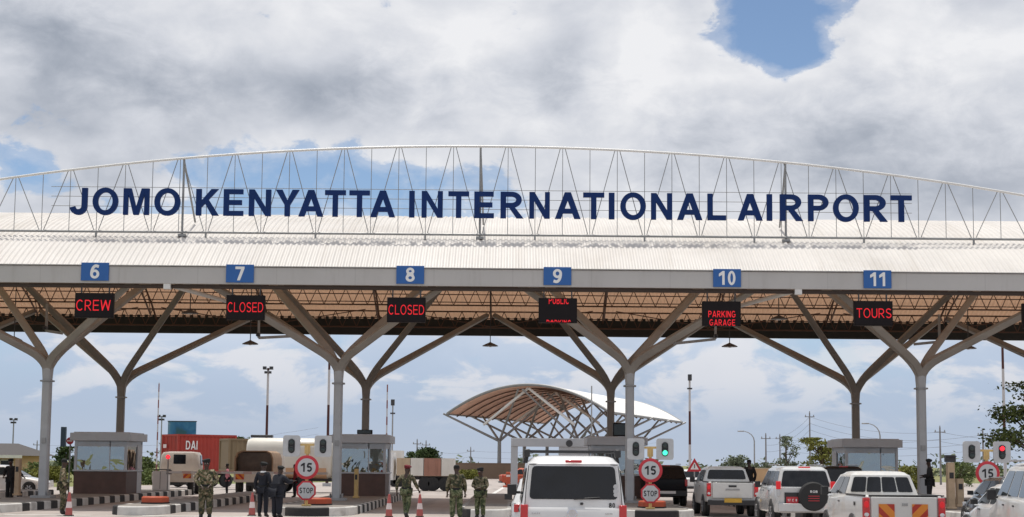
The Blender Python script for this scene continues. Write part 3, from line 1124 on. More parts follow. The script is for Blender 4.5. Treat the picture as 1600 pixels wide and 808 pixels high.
YL = YT - .14
sign = thing('airport_name_sign', 'navy blue capital letters spelling the airport name along the roof truss', 'sign', (0, YL, 0))
O = (0, YL, 0)
LET = [('J', 110, 137.5), ('O', 145.7, 185.5), ('M', 193.7, 234), ('O', 242, 282.5), ('K', 307, 343), ('E', 350, 381), ('N', 389.5, 424), ('Y', 431, 468), ('A', 467, 506),
       ('T', 508, 540.5), ('T', 546, 578), ('A', 579, 618), ('I', 639.5, 648), ('N', 659, 692), ('T', 700.5, 733), ('E', 741, 772), ('R', 782, 818), ('N', 827, 859), ('A', 867, 907),
       ('T', 911, 944), ('I', 951, 960), ('O', 969, 1009), ('N', 1017, 1050), ('A', 1057.5, 1097), ('L', 1105, 1134), ('A', 1152, 1191), ('I', 1197.5, 1206), ('R', 1218, 1254),
       ('P', 1262, 1294), ('O', 1301, 1341), ('R', 1349, 1386), ('T', 1391, 1424)]
for ch, a, b in LET:
    m_ = (a + b) / 2
    yt = 294.2 + (m_ - 124) * (306 - 294.2) / (1407 - 124)
    x0_, x1_ = P(a, yt + 20, YL).x, P(b, yt + 20, YL).x
    ztp, zbt = P(m_, yt, YL).z, P(m_, yt + 41.3, YL).z
    mb = MB(O)
    letter(mb, ch, x0_, x1_, zbt, ztp, YL, .12, .212)
    mb.build('letter', M['navy'], sign)

# ------------------------------------------------------------------ lane number signs and LED signs
YS = YE0 - .20
NUM = [('6', 148.5, 424.5, .30), ('7', 375, 427.5, .30), ('8', 641, 429.5, .30), ('9', 871, 431.5, .30), ('10', 1136, 434.5, .58), ('11', 1371, 436.5, .52)]
for s_, px, py, wd in NUM:
    c = P(px, py, YS)
    w = thing('lane_number_sign', 'blue square sign with white number %s on the canopy fascia' % s_, 'sign', c, 0, 'blue lane number signs')
    mb = MB()
    mb.box((0, 0, 0), (1.04, .05, .68))
    mb.build('panel', M['bluesign'], w, .006)
    mb = MB()
    text(mb, s_, -wd / 2 - .02, wd / 2 + .02, -.26, .26, -.026, .012, .21, .28)
    mb.build('numeral', M['white'], w)
YD = YE0 + .0
LEDS = [(148, 477.5, [('CREW', -.66, .62, -.2, .2, None)], 'black LED sign reading CREW in red'),
        (384, 481, [('CLOSED', -.66, .67, -.17, .19, None)], 'black LED sign reading CLOSED in red under number 7'),
        (635, 484.5, [('CLOSED', -.66, .67, -.18, .18, None)], 'black LED sign reading CLOSED in red under number 8'),
        (871.5, 485.5, [('PUBLIC', -.34, .42, .24, .50, (.24, .43)), ('PARKING', -.42, .50, -.66, -.36, (-.44, -.36))], 'black LED sign with scrolling red text cut off at top and bottom'),
        (1127, 490.5, [('PARKING', -.50, .52, -.14, .10, None), ('GARAGE', -.46, .50, -.45, -.22, None)], 'black LED sign reading PARKING GARAGE in red'),
        (1364, 490, [('TOURS', -.64, .66, -.17, .18, None)], 'black LED sign reading TOURS in red'),
        (1627, 494, [('BUS', -.5, .5, -.17, .18, None)], 'black LED sign cut by the right edge of the photograph')]
for px, py, tx, lb in LEDS:
    c = P(px, py, YD)
    w = thing('led_sign', lb, 'LED sign', c, 0, 'LED lane signs hanging under the fascia')
    mb = MB()
    mb.box((0, 0, 0), (1.44, .2, .93))
    mb.box((0, -.105, 0), (1.38, .012, .87))
    mb.build('housing', M['ledbox'], w, .012)
    for h in (-.52, .52):
        mb = MB()
        mb.beam((h, .04, .46), (h, .04, 8.62 - c.z), .05)
        mb.build('hanger', M['darksteel'], w)
    if px < 1600:
        mb = MB()
        for s_, a, b, z0, z1, cl in tx:
            text(mb, s_, a, b, z0, z1, -.115, .006, .115 if len(tx) == 1 else .16, .2, cl)
        mb.build('lettering', M['led'], w)

# ------------------------------------------------------------------ pendant lamps and camera brackets
PEND = [(391, 537, 70.0, 9.55, 'beneath the rear beam left of the second column'), (766, 540, 71.5, 9.55, 'on a long rod near the middle of the canopy'), (1140, 541, 70.5, 9.55, 'below the PARKING GARAGE sign'),
        (1513, 544, 71.0, 9.6, 'at the right near the last column'), (297, 489, 66.0, 10.5, 'high behind the CREW and CLOSED signs'), (1217, 498, 66.0, 10.5, 'high right of the PARKING GARAGE sign'),
        (22, 531, 70.0, 9.6, 'at the far left edge'), ]
for px, py, Y, z1, lb in PEND:
    c = P(px, py, Y)
    w = thing('pendant_lamp', 'small dark pendant lamp hanging ' + lb, 'lamp', c, 0, 'pendant lamps under the canopy')
    mb = MB()
    mb.lathe([(.03, .16), (.08, .13), (.22, .07), (.36, 0), (.37, -.03), (.33, -.03)], 20)
    mb.build('lamp_shade', M['darksteel'], w)
    mb = MB()
    mb.tube([(0, 0, .14), (0, 0, vault(Y) - .9 - c.z)], .022, 6)
    mb.build('rod', M['darksteel'], w)
    mb = MB()
    mb.lathe([(.02, .06), (.11, .03), (.13, -.02), (.08, -.06), (.01, -.075)], 12)
    mb.build('bulb', M['clearlamp'], w)
for a, b, Y, lb in (((404, 528), (462, 525), 64.5, 'between the second column and the pendant lamp'), ((1118, 530), (1052, 537), 64.5, 'right of the third column under the PARKING GARAGE sign'),
                    ((72, 517), (98, 521), 65.0, 'beside the first column at left'), ((1468, 534), (1428, 538), 64.5, 'left of the last column')):
    pa, pb = P(*a, Y), P(*b, Y)
    w = thing('camera_bracket', 'thin bracket arm with small camera ' + lb, 'bracket', pa, 0, 'camera brackets on the columns')
    mb = MB(pa)
    mb.beam(pa, pb, .11)
    mb.beam(pa, pa + Vector((0, 0, 1.15)), .09)
    mb.build('arm', M['steel'], w)
    mb = MB(pa)
    mb.box(pa + Vector((0, -.12, .12)), (.14, .34, .14))
    mb.lathe([(.05, -.06), (.06, 0)], 10, pa + Vector((0, -.28, .12)), 'y')
    mb.build('camera', M['darksteel'], w, .02)


# ------------------------------------------------------------------ toll booths
def booth():
    w = thing('toll_booth', 'x', 'toll booth', group='toll booths on the islands')
    W, D, H = 2.42, 3.0, 3.05
    z0, zs, zt_ = KH - .02, 1.32, 2.72
    mb = MB()
    mb.box((0, 0, (z0 + zs) / 2), (W, D, zs - z0))
    mb.build('lower_wall', M['brick'], w, .01)
    mb = MB()
    mb.box((0, 0, zs + .03), (W + .1, D + .1, .07))
    mb.build('sill', M['booth'], w, .01)
    mb = MB()
    for a in (-1, 1):
        for b in (-1, 1):
            mb.box((a * (W / 2 - .06), b * (D / 2 - .06), (zs + .07 + zt_) / 2), (.12, .12, zt_ - zs - .07))
    for b in (-1, 1):
        mb.box((.42 * b * -1, b * (D / 2 - .05), (zs + .07 + zt_) / 2), (.045, .05, zt_ - zs - .07))
    mb.box((0, -(D / 2 - .07), zt_ - .13), (W - .24, .09, .26))
    mb.box((0, (D / 2 - .07), zt_ - .13), (W - .24, .09, .26))
    for a in (-1, 1):
        mb.box((a * (W / 2 - .07), 0, zt_ - .13), (.09, D - .24, .26))
    mb.build('window_frame', M['booth'], w)
    for b in (-1, 1):
        mb = MB()
        mb.box((0, b * (D / 2 - .045), (zs + .07 + zt_ - .26) / 2), (W - .26, .012, zt_ - .26 - zs - .07))
        mb.build('window_pane', M['clear'], w)
    for a in (-1, 1):
        mb = MB()
        mb.box((a * (W / 2 - .045), -.4, (zs + .07 + zt_ - .26) / 2), (.012, D - 1.05, zt_ - .26 - zs - .07))
        mb.build('window_pane', M['clear'], w)
    for a in (-1, 1):
        d = MB()
        d.box((a * (W / 2 - .02), .98, 1.4), (.06, .84, 2.3))
        o = d.build('door', M['booth'], w, .01)
        k = MB()
        k.tube([(a * (W / 2 + .04), .66, 1.25), (a * (W / 2 + .04), .66, 1.45)], .015, 6)
        k.build('door_handle', M['chrome'], o)
    mb = MB()
    mb.box((0, 0, zt_ + .18), (W + .36, D + .36, .36))
    mb.box((0, 0, zt_ + .38), (W + .1, D + .1, .05))
    mb.build('roof', M['booth'], w, .015)
    mb = MB()
    mb.box((.1, -.85, 1.55), (1.6, .5, .06))
    mb.box((.25, -.8, 1.80), (.42, .06, .32))
    mb.box((-.55, -.2, 1.45), (.5, .5, .9))
    mb.build('desk', M['darksteel'], w)
    return w


bt = booth()
bl = ['mirror glazed toll booth at far left behind the soldier and the cone', 'toll booth just right of the second front column', 'toll booth partly hidden behind the white minivan roof', 'rightmost toll booth behind the white pickup cab']
for i in range(4):
    loc = (XC[i + 1] + (-.05, .05, .1, .0)[i], 72.6, 0)
    if i == 0:
        bt.location = loc
        bt['label'] = bl[0]
    else:
        dup(bt, loc, 0, bl[i])
# equipment box on the third booth and one on the second
for px, py, sx_, sz_, lb, bi in ((968, 673, .62, .62, 'black display box standing on the roof of the toll booth behind the minivan', 3), (570, 677, .7, .2, 'low dark device lying on the roof of the second toll booth', 2)):
    c = P(px, py + sz_ * 16, 71.6)
    w = thing('display_box', lb, 'box', (c.x, 71.6, 3.12), 0)
    mb = MB()
    mb.box((0, 0, sz_ / 2 + .02), (sx_, .3, sz_))
    mb.build('housing', M['ledbox'], w, .02)
    mb = MB()
    mb.box((0, -.156, sz_ / 2 + .02), (sx_ * .86, .01, sz_ * .8))
    mb.build('screen', M['lens'], w)


# ------------------------------------------------------------------ signal posts
def signal_post(loc, label, lit, dx):
    w = thing('signal_post', label, 'traffic signal', loc, 0, 'signal posts at the island tips')
    mb = MB()
    mb.tube([(0, 0, 0), (0, 0, 2.1)], .055, 10)
    mb.box((0, .0, .03), (.3, .3, .05))
    mb.build('post', M['yellow'], w)
    mb = MB()
    mb.box((0, -.0, 2.13), (.56, .07, .08))
    mb.box((0, -.0, 1.96), (.2, .05, .29))
    mb.build('crossbar', M['yellow'], w)
    for k, a in enumerate((-1, 1)):
        hb = MB()
        x = a * dx
        w2, h2, r = .30, .37, .09
        pts = []
        for cx, cz, a0 in ((w2 - r, h2 - r, 0), (-w2 + r, h2 - r, 90), (-w2 + r, -h2 + r, 180), (w2 - r, -h2 + r, 270)):
            pts += [(x + px, -.05, 2.08 + pz) for px, pz in ell(cx, cz, r, r, a0, a0 + 90, 5)]
        hb.plate(pts, (0, -.02, 0), .06)
        hb.box((x, .06, 2.08), (.3, .14, .5))
        h = hb.build('signal_head', M['signgrey'], w)
        ob = MB()
        o_ = [(x + px, -.072, 2.08 + pz) for px, pz in ell(0, .125, .115, .125, 0, 180, 10) + ell(0, -.125, .115, .125, 180, 360, 10)]
        ob.plate(o_, (0, -.012, 0), .012)
        ob.build('backing', M['ink'], h)
        for z, nm in ((.125, 'red'), (-.125, 'green')):
            L = MB()
            L.lathe([(.09, 0), (.085, -.025), (.05, -.042), (.005, -.048)], 16, (x, -.086, 2.08 + z), 'y')
            mm = M['lens']
            if lit == (k, nm):
                mm = M['redsig'] if nm == 'red' else M['greenlit']
            L.build('lens', mm, h)
            V = MB()
            V.tube([(x + .1 * math.cos(t), -.16, 2.08 + z + .1 * math.sin(t)) for t in [R(20 + 14 * i) for i in range(11)]], .012, 5)
            V.build('visor', M['ink'], h)
    mb = MB()
    mb.lathe([(.42, 0), (.42, -.02), (.41, -.025)], 40, (0, -.09, 1.34), 'y')
    sp = mb.build('speed_limit_sign', M['signred'], w)
    mb = MB()
    mb.lathe([(.315, 0), (.315, -.006)], 36, (0, -.116, 1.34), 'y')
    mb.build('sign_face', M['signgrey'], sp)
    mb = MB()
    text(mb, '15', -.20, .19, 1.34 - .155, 1.34 + .155, -.124, .006, .2, .25)
    mb.build('numeral', M['ink'], sp)
    mb = MB()
    mb.plate([(.36 * math.cos(R(22.5 + 45 * k)), -.07, .54 + .36 * math.sin(R(22.5 + 45 * k))) for k in range(8)], (0, -.02, 0), .02)
    st = mb.build('stop_sign', M['signred'], w)
    mb = MB()
    mb.plate([(.295 * math.cos(R(22.5 + 45 * k)), -.09, .54 + .295 * math.sin(R(22.5 + 45 * k))) for k in range(8)], (0, -.008, 0), .008)
    mb.build('sign_face', M['signgrey'], st)
    mb = MB()
    text(mb, 'STOP', -.235, .235, .54 - .095, .54 + .095, -.099, .006, .2, .2)
    mb.build('lettering', M['ink'], st)


YP = 53.9
for px, lb, lit, dx in ((479.5, 'signal post with both lamps dark over signs 15 and STOP, left of the minivan', None, .55), (1016, 'signal post with its right lamp green over signs 15 and STOP', (1, 'green'), .51),
                        (1542, 'signal post with its right lamp red over a 15 sign', (1, 'red'), .53), (-52, 'signal post outside the left edge', None, .55)):
    if px < 0:
        continue
    signal_post((X(px, YP), YP, KH), lb, lit, dx)


# ------------------------------------------------------------------ orange buffers, cones, machines, barriers
def buffer(loc, label, w_=1.0):
    w = thing('impact_buffer', label, 'buffer', loc, 0, 'orange impact buffers on the island tips')
    mb = MB()
    o = [(-w_ / 2, .3), (-w_ * .36, -.25), (0, -.42), (w_ * .36, -.25), (w_ / 2, .3)]
    mb.rings([[(x, y, 0) for x, y in o], [(x, y, .22) for x, y in o], [(x * .86, y * .86, .26) for x, y in o]], False)
    mb.build('shell', M['orange'], w, .02)
    mb = MB()
    mb.rings([[(x * 1.04, y * 1.04, .0) for x, y in o], [(x * 1.04, y * 1.04, .05) for x, y in o]], False)
    mb.build('base', M['black'], w)


for px, lb in ((496, 'low orange buffer behind the left 15 sign post'), (1020, 'low orange buffer at the foot of the post with the green light'), (241, 'low orange buffer on the narrow island by the soldier'), (1552, 'low orange buffer behind the right 15 sign post')):
    buffer((X(px, 55.2), 55.2, KH), lb)


def cone(loc, label):
    w = thing('traffic_cone', label, 'cone', loc, 0, 'faded red and white traffic cones')
    mb = MB()
    mb.box((0, 0, .02), (.27, .27, .04))
    mb.build('base', M['black'], w, .01)
    mb = MB()
    mb.lathe([(.118, .04), (.098, .27), (.074, .47), (.052, .64), (.032, .77), (.02, .78)], 18)
    mb.build('cone_body', M['cone'], w)
    mb = MB()
    mb.lathe([(.1015, .27), (.0775, .47)], 18)
    mb.build('band', M['conewhite'], w)


for px, Y, lb in ((108, 50.6, 'traffic cone at the feet of the leftmost soldier'), (394, 52.3, 'traffic cone left of the two officers in dark uniform'), (608, 52.0, 'traffic cone left of the walking soldier in red beret'), (656, 52.4, 'traffic cone right of the walking soldier in red beret')):
    cone((X(px, Y, 790), Y, .0), lb)


def machine(loc, label, h=1.75, head=True, m=None, wd=.26):
    w = thing('ticket_machine', label, 'ticket machine', loc, 0, 'tan ticket machines on the islands')
    mb = MB()
    mb.box((0, 0, h / 2), (wd, .3, h))
    mb.box((0, 0, .04), (wd + .1, .4, .08))
    mb.build('pillar', m or M['tan'], w, .02)
    mb = MB()
    mb.box((0, -.155, h * .72), (wd * .6, .02, .22))
    mb.build('panel', M['plastic'], w)
    if head:
        mb = MB()
        mb.box((0, 0, h + .14), (.36, .3, .26))
        mb.box((0, -.18, h + .22), (.38, .12, .04))
        mb.build('camera_head', M['darksteel'], w, .05)


machine((X(28, 66), 66, KH), 'tan ticket machine pillar beside the man in black at the far left', 1.55, False, None, .2)
machine((X(557, 66.6), 66.6, KH), 'yellowish ticket machine pillar in front of the second toll booth', 1.25, False, M['yellow'], .17)
machine((X(1485, 57.2), 57.2, KH), 'tan ticket machine with a dark camera head behind the right 15 sign', 1.72)
machine((X(1499, 60.5), 60.5, KH), 'short tan pillar right of the machine with camera head', 1.1, False)


def boom(loc, label, L, rot=0):
    w = thing('barrier_gate', label, 'barrier', loc, rot, 'barrier gates across the lanes')
    mb = MB()
    mb.box((0, 0, .5), (.82, .5, 1.0))
    mb.build('cabinet', M['white'], w, .03)
    mb = MB()
    mb.box((.0, -.257, .52), (.02, .01, .9))
    mb.box((0, 0, 1.07), (.86, .54, .05))
    mb.build('cabinet_trim', M['plastic'], w)
    mb = MB()
    mb.box((L / 2 + .35, -.3, .94), (L, .06, .12))
    mb.build('boom_arm', M['boom'], w)
    mb = MB()
    mb.box((.45, -.2, .94), (.26, .14, .22))
    mb.build('hub', M['darksteel'], w, .02)


boom((X(252, 81), 81, KH), 'white barrier cabinet with boom reaching over lanes 6 and 7', 8.4)
# small round red lamps on thin poles
for px, py, Y, lb in ((263, 714, 78.6, 'small round pink red signal on a pole beside the beige truck'), (110, 689, 73.0, 'round red and white no entry disc left of the first booth roof')):
    c = P(px, py, Y)
    w = thing('round_signal', lb, 'sign', (c.x, Y, 0))
    mb = MB()
    mb.tube([(0, 0, .02), (0, 0, c.z)], .035, 8)
    mb.build('pole', M['steel'], w)
    mb = MB()
    rd = .11 if px > 200 else .17
    mb.lathe([(rd, 0), (rd, -.04)], 24, (0, -.05, c.z), 'y')
    d = mb.build('disc', M['redsig'] if px > 200 else M['signred'], w)
    mb = MB()
    mb.box((-.01, -.095, c.z), (.24, .01, .06)) if px < 200 else mb.lathe([(.03, 0), (.03, -.01)], 12, (0, -.095, c.z), 'y')
    mb.build('mark', M['white'], d)

# warning triangle
c = P(1085, 728, 95)
w = thing('warning_sign', 'red bordered white warning triangle behind the black SUV', 'sign', (c.x, 95, 0))
mb = MB()
mb.tube([(0, 0, 0), (0, 0, c.z)], .04, 8)
mb.build('pole', M['steel'], w)
mb = MB()
mb.plate([(-.48, -.05, c.z - .35), (.48, -.05, c.z - .35), (0, -.05, c.z + .48)], (0, -.02, 0), .02)
d = mb.build('triangle', M['signred'], w)
mb = MB()
mb.plate([(-.26, -.07, c.z - .22), (.26, -.07, c.z - .22), (0, -.07, c.z + .22)], (0, -.01, 0), .01)
mb.build('sign_face', M['white'], d)
mb = MB()
mb.box((0, -.09, c.z - .02), (.05, .01, .22))
mb.build('symbol', M['ink'], d)


# ================================================================== VEHICLES
def rrect(y0, y1, hw, z, r, n=4):
    """rounded rectangle in plan"""
    pts = []
    r = min(r, hw * .9, (y1 - y0) * .45)
    for cx, cy, a0 in ((hw - r, y1 - r, 0), (-hw + r, y1 - r, 90), (-hw + r, y0 + r, 180), (hw - r, y0 + r, 270)):
        for i in range(n + 1):
            a = R(a0 + 90 * i / n)
            pts.append((cx + r * math.cos(a), cy + r * math.sin(a), z))
    return pts


def xsec(y, hb, ht, zb_, zt_, r, n=3, dy=0.0):
    """rounded cross section across the car"""
    pts = []
    r = min(r, (zt_ - zb_) * .45, ht * .6)
    h = zt_ - zb_
    def wx(z):
        return hb + (ht - hb) * (z - zb_) / h
    for s1, cz, a0 in ((1, zt_ - r, 0), (-1, zt_ - r, 90), (-1, zb_ + r, 180), (1, zb_ + r, 270)):
        for i in range(n + 1):
            a = R(a0 + 90 * i / n)
            z = cz + r * math.sin(a)
            pts.append((s1 * (wx(z) - r) + r * math.cos(a), y + dy * (z - zb_), z))
    return pts


class GH:
    """a cabin: flat tapering sides between the belt line and the roof"""
    def __init__(s, zb_, zt_, base, top):
        s.zb, s.zt, s.b, s.t = zb_, zt_, base, top

    def yr(s, v): return s.b[0] + (s.t[0] - s.b[0]) * v
    def yf(s, v): return s.b[1] + (s.t[1] - s.b[1]) * v
    def hw(s, v): return s.b[2] + (s.t[2] - s.b[2]) * v
    def z(s, v): return s.zb + (s.zt - s.zb) * v

    def shell(s, mb, r=.12, crown=.07):
        rg = []
        for v in (0, .25, .5, .75, .94):
            rg.append(rrect(s.yr(v), s.yf(v), s.hw(v), s.z(v), r))
        h = s.zt - s.zb
        for ins, dz in ((.035, .0), (.085, .55), (.17, .85), (.40, 1.0)):
            rg.append(rrect(s.yr(1) + ins * 1.1, s.yf(1) - ins * 1.6, s.hw(1) - ins, s.zt + dz * crown - (.0 if dz else .01), r))
        mb.rings(rg)

    def side(s, sg, u0, u1, v0, v1, u0t=None, u1t=None):
        u0t = u0 if u0t is None else u0t
        u1t = u1 if u1t is None else u1t
        pts = []
        for u, v in ((u0, v0), (u1, v0), (u1t, v1), (u0t, v1)):
            y = s.yr(v) + (s.yf(v) - s.yr(v)) * u
            pts.append((sg * s.hw(v), y, s.z(v)))
        return rnd(pts, .05), (sg * .008, 0, .001)

    def end(s, front, w0, w1, v0, v1):
        f = s.yf if front else s.yr
        pts = [(-w0 * s.hw(v0), f(v0), s.z(v0)), (w0 * s.hw(v0), f(v0), s.z(v0)), (w1 * s.hw(v1), f(v1), s.z(v1)), (-w1 * s.hw(v1), f(v1), s.z(v1))]
        return rnd(pts, .07), (0, .012 if front else -.012, .001)


def rnd(pts, r, n=3):
    """round a polygon's corners"""
    P_ = [Vector(p) for p in pts]
    out = []
    m = len(P_)
    for i in range(m):
        a, b, c_ = P_[i - 1], P_[i], P_[(i + 1) % m]
        da, dc = (a - b), (c_ - b)
        ra, rc = min(r, da.length * .45), min(r, dc.length * .45)
        p0, p2 = b + da.normalized() * ra, b + dc.normalized() * rc
        for k in range(n + 1):
            t = k / n
            out.append(p0 * (1 - t) ** 2 + b * (2 * t * (1 - t)) + p2 * t * t)
    return out


def wheel(root, x, y, r, w, rim='rim'):
    sg = 1 if x > 0 else -1
    mb = MB()
    mb.lathe([(r * .62, -w / 2), (r * .93, -w / 2), (r, -w * .32), (r, w * .32), (r * .93, w / 2), (r * .62, w / 2)], 28, (x, y, r), 'x')
    o = mb.build('wheel', M['black'], root)
    mb = MB()
    mb.lathe([(r * .63, sg * w * .30), (r * .60, sg * w * .46), (r * .5, sg * w * .40), (r * .2, sg * w * .36), (r * .14, sg * w * .48), (r * .02, sg * w * .5)], 20, (x, y, r), 'x')
    for k in range(6):
        a = 2 * math.pi * k / 6
        mb.beam((x + sg * w * .42, y + r * .15 * math.cos(a), r + r * .15 * math.sin(a)), (x + sg * w * .44, y + r * .58 * math.cos(a), r + r * .58 * math.sin(a)), .05, .05)
    mb.build('rim', M['rim'], o)


def arch(root, x, y, r):
    sg = 1 if x > 0 else -1
    mb = MB()
    mb.lathe([(r * 1.16, -.04), (r * 1.16, .012), (r * 1.10, .022), (r * 1.02, .0)], 28, (x, y, r), 'x')
    mb.build('wheel_arch', M['plastic'], root)


def car(name, label, cat, loc, rot, sp, paint, group=None):
    root = thing(name, label, cat, loc, rot, group)
    mb = MB()
    mb.rings([xsec(*s_) for s_ in sp['low']])
    mb.build('body', paint, root, angle=40)
    for gi, gd in enumerate(sp['gh']):
        gh = GH(*gd['f'])
        mb = MB()
        gh.shell(mb, gd.get('r', .12), gd.get('crown', .07))
        cb = mb.build('cabin', gd.get('paint', paint), root, angle=40)
        for nm, a in gd.get('ends', []):
            mb = MB()
            pts, off = gh.end(*a)
            mb.plate(pts, off, .016)
            mb.build(nm, gd.get('glass', M['tint']), root)
        for a in gd.get('sides', []):
            for sg in (-1, 1):
                mb = MB()
                pts, off = gh.side(sg, *a)
                mb.plate(pts, off, .012)
                mb.build('side_window', gd.get('sglass', M['tint']), root)
    r, ww = sp['wheel']
    for y in sp['axles']:
        for sg in (-1, 1):
            x = sg * (sp['hw'] - ww * .42)
            arch(root, sg * (sp['hw'] - .03), y, r)
            wheel(root, x, y, r, ww)
    for nm, ma, shape in sp.get('parts', []):
        mb = MB()
        for k, a in shape:
            getattr(mb, k)(*a)
        mb.build(nm, ma, root, .012)
    return root


def mir(x, y, z, m=None):
    out = []
    for sg in (-1, 1):
        out.append(('door_mirror', m or M['plastic'], [('box', ((sg * (x + .12), y, z), (.17, .1, .2))), ('box', ((sg * (x + .02), y + .02, z - .05), (.12, .05, .05)))]))
    return out


def lamp2(nm, ma, x, y, z, d):
    return [(nm, ma, [('box', ((sg * x, y, z), d))]) for sg in (-1, 1)]


def handles(x, ys, z):
    return [('door_handle', M['plastic'], [('box', ((sg * x, y, z), (.03, .16, .035)))]) for sg in (-1, 1) for y in ys]


# --- white minivan in the centre
VAN = dict(hw=.85, wheel=(.33, .21), axles=(1.05, 3.62),
           low=[(.10, .78, .80, .36, 1.12, .10), (.03, .81, .83, .34, 1.14, .12), (.0, .82, .83, .5, 1.10, .12)][::-1] + [(.10, .835, .845, .32, 1.15, .08), (2.2, .85, .85, .30, 1.15, .08), (4.1, .84, .84, .30, 1.12, .1), (4.5, .80, .80, .34, 1.02, .14), (4.66, .70, .68, .42, .88, .14)],
           gh=[dict(f=(1.10, 1.88, (.04, 4.42, .838), (.17, 3.55, .735)), r=.16, crown=.085,
                    ends=[('rear_window', (False, .865, .885, .215, .885)), ('windscreen', (True, .9, .86, .08, .9))],
                    sides=[(.03, .29, .12, .84), (.32, .62, .12, .84), (.65, .93, .12, .84, .65, .90)])],
           parts=[('brake_light', M['redlamp'], [('box', ((0, .135, 1.868), (.27, .05, .045)))]),
                  ('bumper', M['carwhite'], [('box', ((0, -.03, .42), (1.62, .16, .24)))]),
                  ('number_plate', M['yellowplate'], [('box', ((0, -.01, .82), (.5, .02, .12)))]),
                  ('door_latch', M['plastic'], [('box', ((.13, .028, 1.20), (.05, .03, .04)))]),
                  ('rear_wiper', M['plastic'], [('beam', ((.0, .03, 1.27), (.42, .03, 1.30), .02))]),
                  ] + lamp2('tail_light', M['redlamp'], .785, .045, .98, (.12, .12, .40)) + lamp2('headlight', M['clearlamp'], .6, 4.6, .78, (.28, .1, .2))
           + mir(.86, 4.0, 1.35) + handles(.85, (2.0, 3.1), 1.02))
YV = 24.6
xv = (X(813, YV, 800) + X(979.5, YV, 800)) / 2
van = car('white_minivan', 'white minivan seen from behind with dark rear window and roof rack', 'van', (xv, YV, 0), 0, VAN, M['carwhite'])
mb = MB()
mb.lathe([(.085, .02), (.085, -.008), (.065, -.014), (.055, -.006)], 24, (-.02, .0, 1.04), 'y')
mb.build('emblem', M['chrome'], van)
mb = MB()
text(mb, '80', .565, .66, 1.135, 1.215, .045, .006, .2, .2)
mb.build('sticker_number', M['ink'], van)
for z, rr, nm in ((1.47, .04, 'round_sticker'), (1.40, .042, 'round_sticker'), (1.345, .036, 'round_sticker')):
    mb = MB()
    mb.lathe([(rr, 0), (rr, -.004)], 16, (.675, .067 + (z - 1.345) * .167, z), 'y')
    mb.build(nm, M['signgrey'], van)
for xx, wd in ((-.6, .14), (.56, .12)):
    mb = MB()
    for k in range(5):
        mb.box((xx + (k - 2) * wd / 5, .004, 1.045), (wd / 8, .03, .02))
    mb.build('badge', M['chrome'], van)
for sg in (-1, 1):
    mb = MB()
    mb.tube([(sg * .775, .075, 1.18), (sg * .752, .12, 1.50), (sg * .715, .165, 1.80)], .007, 5)
    mb.build('door_seam', M['plastic'], van)
mb = MB()
mb.tube([(-.71, .166, 1.815), (0, .172, 1.835), (.71, .166, 1.815)], .007, 5)
mb.build('door_seam', M['plastic'], van)
rk = MB()
for y in (.75, 1.55, 2.4, 3.2):
    rk.beam((-.70, y, 2.035), (.70, y, 2.035), .035, .03)
for sg in (-1, 1):
    rk.beam((sg * .70, .55, 2.03), (sg * .70, 3.4, 2.03), .035, .04)
    for y in (.75, 1.55, 2.4, 3.2):
        rk.beam((sg * .72, y, 2.03), (sg * .755, y, 1.84), .05, .04)
rko = rk.build('roof_rack', M['plastic'], van)
for sg in (-1, 1):
    rk = MB()
    rk.box((sg * .74, .62, 2.0), (.1, .16, .13))
    rk.build('rack_clamp', M['plastic'], rko, .02)


# --- pickups
def pickup_spec(hw, roof, bedlen, cablen, bars, tail, belt=1.20, canopy=False):
    yc0 = bedlen + .12
    L = yc0 + cablen + 1.15
    d = dict(hw=hw, wheel=(.37, .24), axles=(1.05, L - .95),
             low=[(.02, hw - .07, hw - .05, .62, belt - .02, .05), (.0 + .06, hw - .03, hw - .02, .55, belt, .05), (bedlen, hw - .01, hw - .01, .5, belt, .05), (yc0 + .1, hw, hw, .42, belt - .02, .09), (yc0 + cablen, hw, hw - .02, .42, belt - .05, .10),
                  (yc0 + cablen + .15, hw, hw - .06, .42, belt - .12, .12), (L - .25, hw - .05, hw - .12, .42, belt - .24, .14), (L, hw - .2, hw - .25, .5, belt - .34, .14)],
             gh=[dict(f=(belt - .06, roof - .06, (yc0, yc0 + cablen + .35, hw - .05), (yc0 + .14, yc0 + cablen - .42, hw - .23)), r=.10, crown=.06,
                      ends=([('rear_window', (False, .86, .88, .28, .88))] if not bars else []) + [('windscreen', (True, .92, .88, .1, .92))],
                      sides=[(.06, .40, .14, .86), (.43, .90, .14, .86, .43, .82)])],
             parts=[('tailgate', None, [('box', ((0, -.005, (belt + .66) / 2), (1.42, .05, belt - .70)))]), ('bumper', M['plastic'] if tail == 'max' else M['steel'], [('box', ((0, -.06, .52), (hw * 1.9, .16, .18)))]),
                    ('bed_rail', M['plastic'], [('box', ((0, .03, belt + .012), (1.5, .07, .03))), ('box', ((-hw + .05, bedlen / 2, belt + .012), (.07, bedlen, .03))), ('box', ((hw - .05, bedlen / 2, belt + .012), (.07, bedlen, .03)))])]
             + lamp2('tail_light', M['redlamp'], hw - .085, .0, belt - .27, (.15, .09, .46)) + lamp2('headlight', M['clearlamp'], hw - .35, L - .08, belt - .45, (.35, .1, .2))
             + mir(hw - .02, yc0 + cablen - .15, belt + .06) + handles(hw, (yc0 + .5,), belt - .16))
    return d, yc0, L


